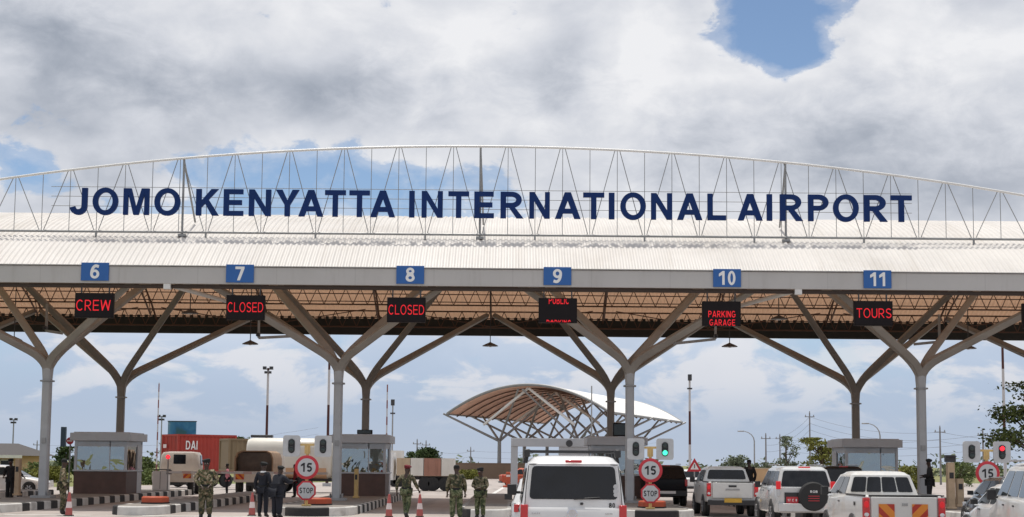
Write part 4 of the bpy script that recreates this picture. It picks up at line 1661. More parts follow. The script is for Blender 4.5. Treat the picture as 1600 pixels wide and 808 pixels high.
YH = 33.4
sp, yc0, L = pickup_spec(.90, 1.73, 1.75, 1.75, True, 'lux')
sp['parts'] = [(a, M['cardusty'] if b is None else b, c) for a, b, c in sp['parts']]
hx = (X(1346, YH, 780) + X(1478, YH, 780)) / 2
hil = car('white_pickup', 'white pickup with a barred four pane cab window and two orange red chevron plates', 'pickup', (hx, YH, 0), 0, sp, M['cardusty'], 'pickups in the queue')
gh = GH(*sp['gh'][0]['f'])
for k in range(4):
    a, b = -.90 + k * .45, -.90 + k * .45 + .415
    v0, v1 = .22, .86
    pts = [(a * gh.hw(v0), gh.yr(v0), gh.z(v0)), (b * gh.hw(v0), gh.yr(v0), gh.z(v0)), (b * gh.hw(v1), gh.yr(v1), gh.z(v1)), (a * gh.hw(v1), gh.yr(v1), gh.z(v1))]
    mb = MB()
    mb.plate(rnd(pts, .04), (0, -.012, .001), .014)
    mb.build('rear_window', M['tint'], hil)
for sg, mm in ((-1, M['chevron']), (1, M['chevron2'])):
    mb = MB()
    mb.box((sg * .36 - .02, -.04, .86), (.34, .012, .34))
    mb.build('chevron_plate', mm, hil)
mb = MB()
for k in range(3):
    mb.box((-.03 + k * .045, -.04, 1.02), (.032, .01, .055))
mb.build('badge', M['steel'], hil)
mb = MB()
mb.lathe([(.045, -.01), (.045, .01)], 12, (-.905, .75, 1.02), 'x')
mb.build('fuel_cap', M['plastic'], hil)

def lamp_segments(root, hw, zc):
    for sg in (-1, 1):
        for nm, ma, dz, h in (('brake_lamp', M['redlit'], .09, .15), ('reverse_lamp', M['clearlamp'], -.13, .09)):
            mb = MB()
            mb.lathe([(.06, .0), (.055, -.012), (.03, -.02)], 16, (0, 0, 0), 'y')
            for i, p in enumerate(mb.v):
                mb.v[i] = Vector((sg * (hw - .085) + p.x * .9, p.y - .046, zc + dz + p.z * h / .12))
            mb.build(nm, ma, root)


lamp_segments(hil, .90, 1.20 - .27)
YX = 55.0
sp, yc0, L = pickup_spec(.93, 1.80, 1.35, 2.1, False, 'max', 1.24)
sp['parts'] = [(a, M['cardusty'] if b is None else b, c) for a, b, c in sp['parts']]
dx_ = (X(1104, YX, 760) + X(1185, YX, 760)) / 2
dm = car('silver_pickup', 'dusty white double cab pickup with a yellow number plate, right of the green signal', 'pickup', (dx_, YX, 0), 0, sp, M['cardusty'], 'pickups in the queue')
for nm, ma, c, d in (('tailgate_handle', M['plastic'], (0, -.035, 1.10), (.28, .02, .07)), ('number_plate', M['yellowplate'], (.0, -.15, .60), (.62, .02, .15)), ('tailgate_badge', M['steel'], (0, -.035, .98), (.5, .012, .06))):
    mb = MB()
    mb.box(c, d)
    mb.build(nm, ma, dm)


lamp_segments(dm, .93, 1.24 - .27)


# --- large off-roaders
def suv_spec(hw, L, belt, roof, glass=None):
    return dict(hw=hw, wheel=(.38, .26), axles=(.95, L - .95),
                low=[(.05, hw - .08, hw - .08, .62, belt, .06), (.0 + .0, hw - .05, hw - .06, .5, belt - .03, .08)][1:] + [(.06, hw - .02, hw - .03, .42, belt, .07), (1.0, hw, hw, .38, belt, .08), (L - 1.75, hw, hw, .38, belt, .08), (L - 1.45, hw, hw - .04, .38, belt - .05, .1),
                     (L - .3, hw - .04, hw - .12, .40, belt - .18, .14), (L, hw - .2, hw - .24, .5, belt - .32, .14)],
                gh=[dict(f=(belt - .05, roof - .07, (.02, L - 1.35, hw - .03), (.24, L - 2.15, hw - .19)), r=.12, crown=.07, sglass=glass or M['tint'],
                         ends=[('rear_window', (False, .88, .88, .10, .88)), ('windscreen', (True, .92, .88, .1, .92))],
                         sides=[(.05, .29, .13, .86), (.32, .62, .13, .86), (.65, .955, .13, .86, .65, .90)])],
                parts=[('bumper', M['carsilver'], [('box', ((0, -.06, .58), (hw * 1.88, .18, .24)))]), ('brake_light', M['redlit'], [('box', ((0, .21, roof - .035), (.36, .05, .04)))])]
                + lamp2('roof_rail', M['rim'], hw - .24, L * .38, roof + .035, (.04, L * .42, .035)) + lamp2('headlight', M['clearlamp'], hw - .32, L - .1, belt - .36, (.34, .12, .2)) + mir(hw - .03, L - 1.72, belt + .04) + handles(hw + .0, (1.35, 2.4), belt - .14))


YQ = 47.0
sp = suv_spec(.90, 4.7, 1.20, 1.83)
sp['parts'] += lamp2('tail_light', M['redlit'], .83, .02, 1.25, (.13, .14, .24)) + [('lamp_reflector', M['signgrey'], [('box', ((-.84, .0, 1.02), (.1, .1, .2))), ('box', ((.84, .0, 1.02), (.1, .1, .2)))])]
qx = (X(1213, YQ, 760) + X(1305, YQ, 760)) / 2
pr = car('white_off_roader', 'white off roader with black covered spare wheel and red number plate', 'SUV', (qx, YQ, 0), 0, sp, M['carsilver'])
mb = MB()
mb.lathe([(.41, .0), (.44, -.05), (.44, -.17), (.40, -.21), (.1, -.225), (.01, -.226)], 36, (.20, .0, .92), 'y')
swo = mb.build('spare_wheel', M['black'], pr)
mb = MB()
text(mb, 'ROB', .09, .31, 1.03, 1.10, -.226, .006, .2, .2)
mb.build('lettering', M['white'], swo)
mb = MB()
for k, dz in enumerate((.0, -.07, -.14)):
    mb.box((.20, -.232, .93 + dz), (.34, .01, .022))
mb.build('stripes', M['redplate'], swo)
mb = MB()
mb.tube([(-.1, .06, 1.26), (-.45, .10, 1.36)], .012, 5)
mb.build('rear_wiper', M['plastic'], pr)
mb = MB()
mb.box((-.42, -.01, .86), (.46, .03, .34))
mb.build('plate_recess', M['plastic'], pr)
mb = MB()
mb.box((-.42, -.03, .80), (.36, .02, .20))
pl = mb.build('number_plate', M['redplate'], pr)
mb = MB()
text(mb, 'CD 17', -.56, -.29, .82, .88, -.042, .004, .2, .25) if False else text(mb, '17 C 8', -.56, -.28, .765, .835, -.042, .004, .2, .25)
mb.build('lettering', M['white'], pl)

YK = 69.0
sp = suv_spec(.96, 4.8, 1.22, 1.84)
sp['parts'][0] = ('bumper', M['plastic'], sp['parts'][0][2])
sp['parts'][1] = ('brake_light', M['redlamp'], sp['parts'][1][2])
sp['parts'] += lamp2('tail_light', M['redlamp'], .88, .0, 1.05, (.12, .1, .3)) + [('number_plate', M['white'], [('box', ((-.1, -.16, .62), (1.0, .02, .12)))])]
car('black_off_roader', 'tall black off roader stopped just right of the green signal post', 'SUV', (X(1075, YK, 760) - .96, YK, 0), 0, sp, M['carblack'], 'black cars in the queue')
sp2 = suv_spec(.95, 4.7, 1.2, 1.86)
sp2['parts'][0] = ('bumper', M['plastic'], sp2['parts'][0][2])
sp2['parts'][1] = ('brake_light', M['redlamp'], sp2['parts'][1][2])
sp2['parts'] += lamp2('tail_light', M['redlamp'], .87, .0, 1.05, (.12, .1, .3))
car('black_off_roader', 'black off roader roof showing between the off roader with spare wheel and the pickup cab', 'SUV', (X(1320, 63, 745), 63, 0), 0, sp2, M['carblack'], 'black cars in the queue')
# off-roader cut by the right edge
YR_ = 27.4
sp3 = suv_spec(.96, 4.9, 1.26, 1.93, M['carglass'])
sp3['parts'] += lamp2('tail_light', M['redlamp'], .88, .0, 1.05, (.12, .1, .3))
car('pale_off_roader', 'pale off roader cut off by the right edge of the photograph', 'SUV', (9.15 + .96 * math.cos(R(8)), YR_ - .96 * math.sin(R(8)), 0), R(-8), sp3, M['cardusty'])


# --- low cars
def sedan_spec(hw, L, belt, roof, hatch=False, glass=None):
    return dict(hw=hw, wheel=(.31, .2), axles=(.85, L - .9),
                low=[(.0, hw - .15, hw - .18, .42, belt - .1, .12), (.12, hw - .04, hw - .08, .3, belt - .02, .12), (.9, hw, hw - .03, .24, belt, .1), (L - 1.7, hw, hw - .03, .22, belt - .01, .1), (L - 1.2, hw, hw - .08, .22, belt - .08, .13),
                     (L - .35, hw - .05, hw - .16, .26, belt - .24, .15), (L, hw - .22, hw - .28, .36, belt - .36, .14)],
                gh=[dict(f=(belt - .04, roof - .06, ((.15 if hatch else .55), L - 1.25, hw - .06), ((.5 if hatch else 1.35), L - 2.2, hw - .22)), r=.12, crown=.07, sglass=glass or M['tint'],
                         ends=[('rear_window', (False, .84, .84, .14, .9)), ('windscreen', (True, .9, .86, .08, .94))],
                         sides=[(.16 if not hatch else .06, .50, .13, .9, .14, .48), (.53, .92, .13, .9, .51, .84)])],
                parts=[('bumper', M['plastic'], [('box', ((0, -.0, .36), (hw * 1.5, .14, .12)))])] + lamp2('tail_light', M['redlamp'], hw - .2, .06, belt - .14, (.24, .12, .16)) + lamp2('headlight', M['clearlamp'], hw - .34, L - .12, belt - .33, (.3, .14, .14))
                + [('door_mirror', M['plastic'], [('box', ((sg * (hw + .04), L - 1.7, belt + .05), (.17, .09, .13)))]) for sg in (-1, 1)] + handles(hw - .01, (1.5, 2.5), belt - .12))


car('white_saloon', 'white saloon seen from its left side in front of the pale off roader', 'car', (11.4 + .85, 35.2, 0), 0, sedan_spec(.85, 4.4, .95, 1.45, False, M['carglass']), M['carwhite'], 'white low cars')
car('dark_estate', 'dark grey car half hidden behind the right 15 sign', 'car', (14.05 + .88, 44.4, 0), 0, sedan_spec(.88, 4.4, 1.02, 1.56, True), M['cargrey'])
car('white_saloon', 'white saloon standing side on beyond the left column behind the man in black', 'car', (-29.4, 83.2, 0), R(-90), sedan_spec(.87, 4.65, .98, 1.53, False, M['carglass']), M['carwhite'], 'white low cars')
car('white_hatchback', 'white hatchback ahead of the minivan, only its left rear corner showing', 'car', (X(797, 32, 780) + .86, 32, 0), 0, sedan_spec(.86, 4.0, 1.05, 1.58, True), M['carwhite'], 'white low cars')
car('white_hatchback', 'small white car far behind the black off roader and the pickup', 'car', (X(1081, 104, 760), 104, 0), 0, sedan_spec(.86, 4.0, 1.0, 1.55, True), M['carwhite'], 'white low cars')
car('yellow_taxi', 'tiny orange car far away left of the minivan', 'car', (X(782, 125, 745), 125, 0), R(-80), sedan_spec(.86, 4.2, .98, 1.5, False), M['orange'])


# --- trucks
def truck_rear(label, px, Y, kind):
    w = thing('military_truck' if kind else 'flatbed_truck', label, 'truck', (X(px, Y, 740), Y, 0), R(0 if kind else 4), 'beige trucks beyond the barrier')
    if kind == 0:
        mb = MB()
        mb.rings([rrect(0, 1.7, 1.05, 1.05, .1), rrect(0, 1.75, 1.08, 1.5, .1), rrect(.05, 1.65, 1.02, 2.15, .12), rrect(.12, 1.5, .94, 2.30, .2), rrect(.4, 1.2, .6, 2.34, .2)])
        mb.build('cab', M['beige'], w)
        mb = MB()
        mb.plate(rnd([(-.34, .03, 1.66), (.34, .03, 1.66), (.33, .05, 2.18), (-.33, .05, 2.18)], .05), (0, -.02, 0), .02)
        mb.build('rear_window', M['tint'], w)
        for sg in (-1, 1):
            mb = MB()
            mb.plate(rnd([(sg * 1.085, .6, 1.6), (sg * 1.085, 1.3, 1.6), (sg * 1.04, 1.25, 2.15), (sg * 1.04, .6, 2.15)], .05), (sg * .02, 0, 0), .02)
            mb.build('side_window', M['carglass'], w)
        mb = MB()
        mb.box((0, -.9, .86), (2.15, 3.2, .34))
        mb.box((0, -2.45, 1.0), (2.2, .08, .42))
        mb.build('flatbed', M['beige'], w, .02)
        for sg in (-1, 1):
            mb = MB()
            mb.box((sg * .78, -2.5, 1.02), (.42, .02, .24))
            mb.build('chevron_plate', M['chevron'] if sg < 0 else M['chevron2'], w)
    else:
        mb = MB()
        o = [(-1.06, 1.2), (-1.06, 2.0), (-.94, 2.3), (-.7, 2.42), (.7, 2.42), (.94, 2.3), (1.06, 2.0), (1.06, 1.2)]
        mb.rings([[(x, 3.2, z) for x, z in o], [(x, 0, z) for x, z in o], [(x * .93, 0, 1.2 + (z - 1.2) * .95 if z > 1.2 else z) for x, z in o], [(x * .93, 2.9, 1.2 + (z - 1.2) * .95 if z > 1.2 else z) for x, z in o]], True, False)
        mb.add([(x, 3.2, z) for x, z in o], [tuple(range(8))])
        mb.build('canvas_cover', M['canvas'], w)
        mb = MB()
        mb.box((0, .55, 1.72), (1.9, .05, 1.2))  # panel just inside the open back, coloured as the shaded interior
        mb.build('dim_bay_panel', M['interior'], w)
        mb = MB()
        mb.box((0, 1.6, .95), (2.1, 3.25, .5))
        mb.build('flatbed', M['beige'], w, .02)
        mb = MB()
        mb.box((0, -.05, 1.02), (2.12, .08, .56))
        mb.build('tailgate', M['beige'], w, .02)
        mb = MB()
        mb.box((-.72, -.10, 1.0), (.46, .02, .3))
        mb.build('chevron_plate', M['chevron'], w)
        mb = MB()
        mb.rings([rrect(3.3, 5.0, 1.03, .95, .1), rrect(3.3, 5.0, 1.03, 1.6, .1), rrect(3.35, 4.7, .95, 2.3, .15)])
        mb.build('cab', M['beige'], w)
    ys = (-1.5, 1.0) if kind == 0 else (.8, 4.1)
    for y in ys:
        for sg in (-1, 1):
            wheel(w, sg * .88, y, .46, .3)
    mb = MB()
    mb.box((0, ys[0] * .5 + ys[1] * .5, .62), (.8, 4.4 if kind else 4.0, .2))
    mb.build('chassis', M['darksteel'], w)


truck_rear('beige flatbed truck seen from behind below the red container', 280, 85.5, 0)
truck_rear('brown canvas covered truck with dark open back behind the barrier', 396, 84.0, 1)


def container(name, label, a, b, h, zb_, m, L_, ribs, side_first=True, depth=2.44, group=None, cat='container'):
    """corrugated steel box whose long side runs from a to b (plan)"""
    a, b = Vector((a[0], a[1], 0)), Vector((b[0], b[1], 0))
    d = (b - a)
    Ln = d.length
    rot = math.atan2(d.y, d.x)
    w = thing(name, label, cat, (a.x, a.y, 0), rot, group)
    mb = MB()
    n = int(Ln / .28)
    vs, ve = [], []
    pr = []
    for i in range(n * 4 + 1):
        x = Ln * i / (n * 4)
        pr.append((x, .05 if i % 4 in (1, 2) else 0))
    ring_b = [(x, y, zb_) for x, y in pr] + [(Ln, depth, zb_), (0, depth, zb_)]
    ring_t = [(x, y, zb_ + h) for x, y, _ in ring_b]
    mb.rings([ring_b, ring_t], False)
    mb.build('shell', m, w)
    mb = MB()
    for z in (zb_ + .06, zb_ + h - .05):
        mb.box((Ln / 2, -.02, z), (Ln, .08, .13))
        mb.box((-.02, depth / 2, z), (.08, depth, .13))
    for x, y in ((0, 0), (Ln, 0), (0, depth)):
        mb.box((x, y, zb_ + h / 2), (.14, .14, h + .02))
    mb.build('corner_frame', m, w)
    return w, Ln


YC = 106.0
A_ = (X(277, YC), YC)
B_ = (A_[0] + 3.45, YC + 2.66)
cw, Ln = container('shipping_container', 'red shipping container with white letters on its corrugated side', A_, B_, 2.55, 1.1, M['contred'], 12, True, depth=2.44)
mb = MB()
text(mb, 'DAI', .55, 1.42, 2.62, 3.22, -.03, .02, .19, .14)
mb.build('lettering', M['white'], cw)
mb = MB()
for k in range(4):
    mb.tube([(-.09, .3 + k * .6, 1.3), (-.09, .35 + k * .62, 3.5)], .03, 6)
mb.build('locking_bar', M['contred'], cw)
mb = MB()
mb.box((-.10, 1.9, 2.85), (.02, .5, .25))
mb.build('label_panel', M['conewhite'], cw)
tr = thing('container_trailer', 'dark wheeled trailer carrying the red container', 'trailer', cw.location, cw.rotation_euler[2])
mb = MB()
mb.box((Ln / 2, 1.3, .98), (Ln, 1.2, .28))
mb.build('chassis', M['darksteel'], tr)
for x in (1.2, 2.5, 3.8):
    for y in (.25, 2.35):
        mb = MB()
        mb.lathe([(.3, -.15), (.48, -.13), (.5, 0), (.48, .13), (.3, .15)], 20, (x, y, .5), 'y')
        mb.build('wheel', M['black'], tr)
container('shipping_container', 'small olive brown container right of the red one', (X(357, 100), 100), (X(386, 100.5), 100.5), 2.1, 1.2, M['olive'], 6, False, depth=2.4)[0]

# tanker
YTk = 93
w = thing('tank_truck', 'long off white tanker with an orange belly behind the left signal', 'truck', (X(388, YTk), YTk, 0))
Lt = X(521, YTk) - X(388, YTk)
mb = MB()
def tankring(x, k, lo=-1, hi=1):
    o = []
    for i in range(32):
        a_ = 2 * math.pi * (i + .5) / 32
        c_, s_ = math.cos(a_), math.sin(a_)
        o.append((x, 1.22 * k * math.copysign(abs(c_) ** .45, c_), 2.05 + 1.2 * k * math.copysign(abs(s_) ** .6, s_)))
    return o


mb.rings([tankring(0, .8), tankring(.06, .93), tankring(.3, 1), tankring(Lt - .3, 1), tankring(Lt - .06, .93), tankring(Lt, .8)])
tk = mb.build('tank', M['tank'], w)
mb = MB()
o = [(y * 1.012, 2.05 + (z - 2.05) * 1.012) for _, y, z in tankring(0, 1) if z < 1.52]
o.sort(key=lambda q: math.atan2(q[1] - 2.05, q[0]))
mb.rings([[(x, y, z) for y, z in o] for x in (.3, Lt - .3)], True, False)
mb.build('orange_belly', M['tankbelly'], w)  # orange band around the lower part of the tank
mb = MB()
mb.box((Lt * .15, 0, 3.35), (1.3, .5, .16))
mb.build('hatch', M['darksteel'], w, .03)
mb = MB()
mb.box((Lt * .5, 0, 3.3), (.5, .5, .12))
mb.build('hatch', M['darksteel'], w, .03)
mb = MB()
mb.rings([rrect(-1.1, 1.1, .9, .7, .1), rrect(-1.15, 1.15, .95, 1.6, .1), rrect(-1.05, 1.05, .8, 2.9, .2)])
for i, v in enumerate(mb.v):
    mb.v[i] = v + Vector((Lt + 1.3, 0, 0))
mb.build('cab', M['tank'], w)
for x in (.9, 2.1, 3.3, Lt + 1.2):
    for y in (-1.0, 1.0):
        mb = MB()
        mb.lathe([(.28, -.15), (.46, -.13), (.48, 0), (.46, .13), (.28, .15)], 20, (x, y, .48), 'y')
        mb.build('wheel', M['black'], w)
mb = MB()
mb.box((Lt / 2, 0, .78), (Lt + 2, .9, .2))
mb.build('chassis', M['darksteel'], w)


# box lorries right of the second booth
def box_lorry(label, px0, px1, Y, ptop, panels, cab):
    x0, x1 = X(px0, Y), X(px1, Y)
    h = P((px0 + px1) / 2, ptop, Y).z
    w = thing('box_lorry', label, 'truck', (x0, Y, 0), 0, 'box lorries beyond the second booth')
    L = x1 - x0
    mb = MB()
    mb.box((L / 2, 1.2, .85), (L, .9, .22))
    mb.build('chassis', M['darksteel'], w)
    for a, b, m in panels:
        mb = MB()
        mb.box(((a + b) / 2 * L, 1.2, (1.0 + h) / 2), ((b - a) * L - .04, 2.4, h - 1.0))
        n = int((b - a) * L / .5)
        for k in range(n):
            mb.box((a * L + (k + .5) * (b - a) * L / n, -.015, (1.0 + h) / 2), (.06, .03, h - 1.1))
        mb.build('box_body', M[m], w)
    if cab:
        mb = MB()
        mb.rings([[(x - 1.15, y, z) for x, y, z in rrect(.1, 2.3, .95, .7, .12)], [(x - 1.15, y, z) for x, y, z in rrect(.1, 2.3, 1.0, 1.6, .12)], [(x - 1.0, y, z) for x, y, z in rrect(.2, 2.2, .8, 2.5, .15)]])
        c = mb.build('cab', M['white'], w)
        mb = MB()
        mb.plate(rnd([(-1.6, .17, 1.65), (-.75, .17, 1.65), (-.75, .22, 2.25), (-1.4, .22, 2.25)], .06), (0, -.02, 0), .02)
        mb.build('cab_window', M['tint'], c)
    xs = [L * .5, L * .62, L * .85] + ([-1.3] if cab else [])
    for x in xs:
        for y in (.2, 2.2):
            mb = MB()
            mb.lathe([(.28, -.15), (.46, -.13), (.48, 0), (.46, .13), (.28, .15)], 20, (x, y, .48), 'y')
            mb.build('wheel', M['black'], w)


box_lorry('white cab lorry with brown and white box panels just right of the second booth', 619, 710, 101, 716, [(0, .24, 'boxtan'), (.24, .47, 'boxwhite'), (.47, .77, 'boxbrown'), (.77, 1, 'boxwhite')], True)
box_lorry('plain white box lorry standing behind the brown and white lorry', 604, 628, 118, 704, [(0, 1, 'boxwhite')], False)

# orange roadworks barrier and sweeper far left of the minivan
w = thing('barrier_post', 'bright orange post standing far off left of the minivan', 'post', (X(794, 120), 120, 0))
mb = MB()
mb.box((0, 0, .6), (.34, .3, 1.2))
mb.box((0, 0, .08), (.8, .6, .16))
mb.build('panel', M['orange'], w, .03)
mb = MB()
mb.box((0, -.16, .9), (.3, .02, .16))
mb.build('band', M['conewhite'], w)


# ================================================================== PEOPLE
def skinmesh(name, V, Ed, rad, m, parent, sub=1, root=0):
    me = bpy.data.meshes.new(name)
    me.from_pydata(V, Ed, [])
    me.materials.append(m)
    o = bpy.data.objects.new(name, me)
    COL.objects.link(o)
    o.parent = parent
    if not me.skin_vertices:
        import bmesh
        bm = bmesh.new()
        bm.from_mesh(me)
        bm.verts.layers.skin.verify()
        bm.to_mesh(me)
        bm.free()
    sv = me.skin_vertices[0].data
    for i, r in enumerate(rad):
        sv[i].radius = r if isinstance(r, tuple) else (r, r)
        sv[i].use_root = (i == root)
    sm = o.modifiers.new('skin', 'SKIN')
    sm.use_smooth_shade = True
    sm.branch_smoothing = 0.4
    sb = o.modifiers.new('subsurf', 'SUBSURF')
    sb.levels = sub
    sb.render_levels = sub
    return o


POSES = {
    'stand': dict(el=((-.27, -.03, 1.16), (.27, -.03, 1.16)), wr=((-.28, .06, .90), (.28, .06, .90)), hip=0, lean=0),
    'chest': dict(el=((-.30, .02, 1.18), (.30, .02, 1.18)), wr=((-.10, .26, 1.12), (.12, .27, 1.18)), hip=0, lean=0),
    'belt': dict(el=((-.33, -.06, 1.2), (.33, -.06, 1.2)), wr=((-.12, .20, 1.02), (.12, .20, 1.0)), hip=0, lean=0),
    'back': dict(el=((-.30, -.12, 1.18), (.30, -.12, 1.18)), wr=((-.16, -.18, .96), (.16, -.18, .96)), hip=0, lean=0),
    'walk': dict(el=((-.30, -.14, 1.18), (.29, .12, 1.17)), wr=((-.30, -.12, .92), (.30, .30, .98)), hip=.24, lean=.03),
    'reach': dict(el=((-.28, .14, 1.22), (.30, .18, 1.26)), wr=((-.10, .36, 1.20), (.26, .44, 1.30)), hip=0, lean=.12),
    'arm': dict(el=((-.40, -.02, 1.22), (.27, .05, 1.17)), wr=((-.62, .05, 1.05), (.2, .22, 1.05)), hip=.05, lean=0),
}


def person(label, px, Y, H, facing, pose, jacket, trousers, hat=None, base=0.0, bulk=1.0, group=None, py=760, collar=None):
    q = POSES[pose]
    w = thing('person', label, 'person', (X(px, Y, py), Y, base), facing, group)
    k = H / 1.80
    ln, hs = q['lean'], q['hip']
    def T(p):
        z = p[2]
        return (p[0] * k, (p[1] + ln * max(0, z - .9) * 1.4) * k, z * k)
    j = dict(pel=(0, 0, .96), wst=(0, 0, 1.1), chs=(0, -.01, 1.32), nk=(0, 0, 1.51), hb=(0, .02, 1.59), hm=(0, .03, 1.68), ht=(0, .01, 1.755), ns=(0, .125, 1.655),
             lsh=(-.19, 0, 1.45), rsh=(.19, 0, 1.45), lel=q['el'][0], rel=q['el'][1], lwr=q['wr'][0], rwr=q['wr'][1],
             lhp=(-.10, 0, .92), rhp=(.10, 0, .92), lkn=(-.11, .03 + hs * .5, .50), rkn=(.11, .03 - hs * .3, .50), lan=(-.12, hs * .9, .10), ran=(.12, -hs, .10 + hs * .2), lto=(-.14, .17 + hs, .045), rto=(.14, .17 - hs, .045 + hs * .1))
    names, V, Ed, rad = [], [], [], []
    def v(n, r, p=None):
        names.append(n)
        V.append(T(p or j[n]))
        rad.append((r[0] * k, r[1] * k) if isinstance(r, tuple) else r * k)
        return len(V) - 1
    def e(a, b):
        Ed.append((a, b))
    pel = v('pel', (.14, .10)); wst = v('wst', (.135, .09)); chs = v('chs', (.16, .105)); nk = v('nk', .06); hb = v('hb', (.075, .085)); hm = v('hm', (.082, .102)); ht = v('ht', (.06, .07)); ns = v('ns', (.016, .02))
    for a, b in ((pel, wst), (wst, chs), (chs, nk), (nk, hb), (hb, hm), (hm, ht), (hm, ns)):
        e(a, b)
    for sg, s_ in ((-1, 'l'), (1, 'r')):
        ear = v('ear', .02, (sg * .09, .01, 1.665)); e(hm, ear)
        sh = v(s_ + 'sh', .06); el_ = v(s_ + 'el', .045); wr = v(s_ + 'wr', .03)
        e(chs, sh); e(sh, el_); e(el_, wr)
        pe, pw = Vector(j[s_ + 'el']), Vector(j[s_ + 'wr'])
        d = (pw - pe).normalized()
        sd_ = d.cross(Vector((0, 0, 1)))
        sd_ = sd_.normalized() if sd_.length > .15 else Vector((1, 0, 0))
        ct = sd_.cross(d)
        pm = pw + d * .07
        palm = v('palm', (.028, .02), tuple(pm)); e(wr, palm)
        for kf in range(4):
            o_ = (kf - 1.5) * .021
            f1 = v('f', .0095, tuple(pm + d * .045 + sd_ * o_)); f2 = v('f', .008, tuple(pm + d * (.085 - abs(kf - 1.3) * .008) + sd_ * o_ * 1.1 - ct * .02))
            e(palm, f1); e(f1, f2)
        t1 = v('th', .011, tuple(pw + d * .05 + sd_ * .045)); t2 = v('th', .009, tuple(pw + d * .085 + sd_ * .06 - ct * .01))
        e(palm, t1); e(t1, t2)
        hp = v(s_ + 'hp', .085); kn = v(s_ + 'kn', .055); an = v(s_ + 'an', .04); to = v(s_ + 'to', .03)
        e(pel, hp); e(hp, kn); e(kn, an); e(an, to)
    skinmesh('body', V, Ed, rad, M['skin'], w)
    bk = bulk
    def sub(spec, edges, name, m, root=0):
        V2 = [T(j[n] if isinstance(n, str) else n) for n, _ in spec]
        r2 = [(r[0] * k * bk, r[1] * k * bk) if isinstance(r, tuple) else r * k * bk for _, r in spec]
        return skinmesh(name, V2, edges, r2, m, w, 2, root)
    L = lambda a, b, t: tuple(Vector(j[a]).lerp(Vector(j[b]), t))
    sub([('pel', (.185, .135)), ('wst', (.175, .125)), ('chs', (.20, .135)), ((0, 0, 1.475), (.085, .075)), ('lsh', .085), (L('lsh', 'lel', .5), .072), ('lel', .064), (L('lel', 'lwr', .88), .05), ('rsh', .085), (L('rsh', 'rel', .5), .072), ('rel', .064), (L('rel', 'rwr', .88), .05), ((0, 0, .86), (.19, .135))],
        [(0, 1), (1, 2), (2, 3), (2, 4), (4, 5), (5, 6), (6, 7), (2, 8), (8, 9), (9, 10), (10, 11), (0, 12)], 'jacket', jacket)
    sub([((0, 0, .93), (.165, .12)), ('lhp', .115), (L('lhp', 'lkn', .5), .10), ('lkn', .085), (L('lkn', 'lan', .5), .078), (L('lkn', 'lan', .9), .07), ('rhp', .115), (L('rhp', 'rkn', .5), .10), ('rkn', .085), (L('rkn', 'ran', .5), .078), (L('rkn', 'ran', .9), .07)],
        [(0, 1), (1, 2), (2, 3), (3, 4), (4, 5), (0, 6), (6, 7), (7, 8), (8, 9), (9, 10)], 'trousers', trousers)
    for s_ in 'lr':
        an, to = Vector(j[s_ + 'an']), Vector(j[s_ + 'to'])
        sub([(tuple(an + Vector((0, 0, .12))), .06), (tuple(an), .055), (tuple(an + Vector((0, -.03, -.05))), .045), (tuple(to), (.05, .04))], [(0, 1), (1, 2), (1, 3)], 'boot', M['boot'])
    hd = Vector(T(j['hm']))
    mb = MB()
    if hat is not None:
        c = hd + Vector((0, -.01 * k, .05 * k))
        mb.lathe([(.098 * k, -.03 * k), (.105 * k, .0), (.128 * k, .03 * k), (.122 * k, .06 * k), (.07 * k, .085 * k), (.005, .09 * k)], 18, c)
        for i, p in enumerate(mb.v):
            if p.z > c.z + .015 * k:
                mb.v[i] = p + Vector((.02 * k, 0, -.22 * (p.x - c.x)))
        mb.build('beret', hat, w)
    else:
        mb.lathe([(.092 * k, -.02 * k), (.099 * k, .02 * k), (.085 * k, .07 * k), (.045 * k, .098 * k), (.005, .103 * k)], 18, hd + Vector((0, -.012 * k, .01 * k)))
        mb.build('hair', M['beretdark'], w)
    for sg in (-1, 1):
        mb = MB()
        mb.lathe([(.001, -.012), (.012, 0), (.001, .012)], 8, hd + Vector((sg * .034 * k, .098 * k, .005 * k)))
        mb.build('eye', M['conewhite'], w)
    mb = MB()
    mb.tube([hd + Vector((-.03 * k, .092 * k, -.062 * k)), hd + Vector((0, .103 * k, -.064 * k)), hd + Vector((.03 * k, .092 * k, -.062 * k))], .008 * k, 6)
    mb.build('mouth', M['redcloth'], w)
    if pose in ('stand', 'belt', 'chest', 'walk', 'back') and jacket is not M['pink']:
        wz = Vector(T((0, 0, 1.03)))
        mb = MB()
        n = 24
        rg = []
        for z in (-.03, .03):
            rg.append([(wz.x + .192 * bk * k * math.cos(2 * math.pi * i / n), wz.y + .142 * bk * k * math.sin(2 * math.pi * i / n), wz.z + z * k) for i in range(n)])
        mb.rings(rg, True, False)
        mb.build('belt', M['blackcloth'], w)
    if collar:
        c = Vector(T((0, 0, 1.50)))
        mb = MB()
        mb.lathe([(.10 * k, -.03), (.085 * k, .02)], 16, c)
        mb.build('collar', collar, w)
    return w


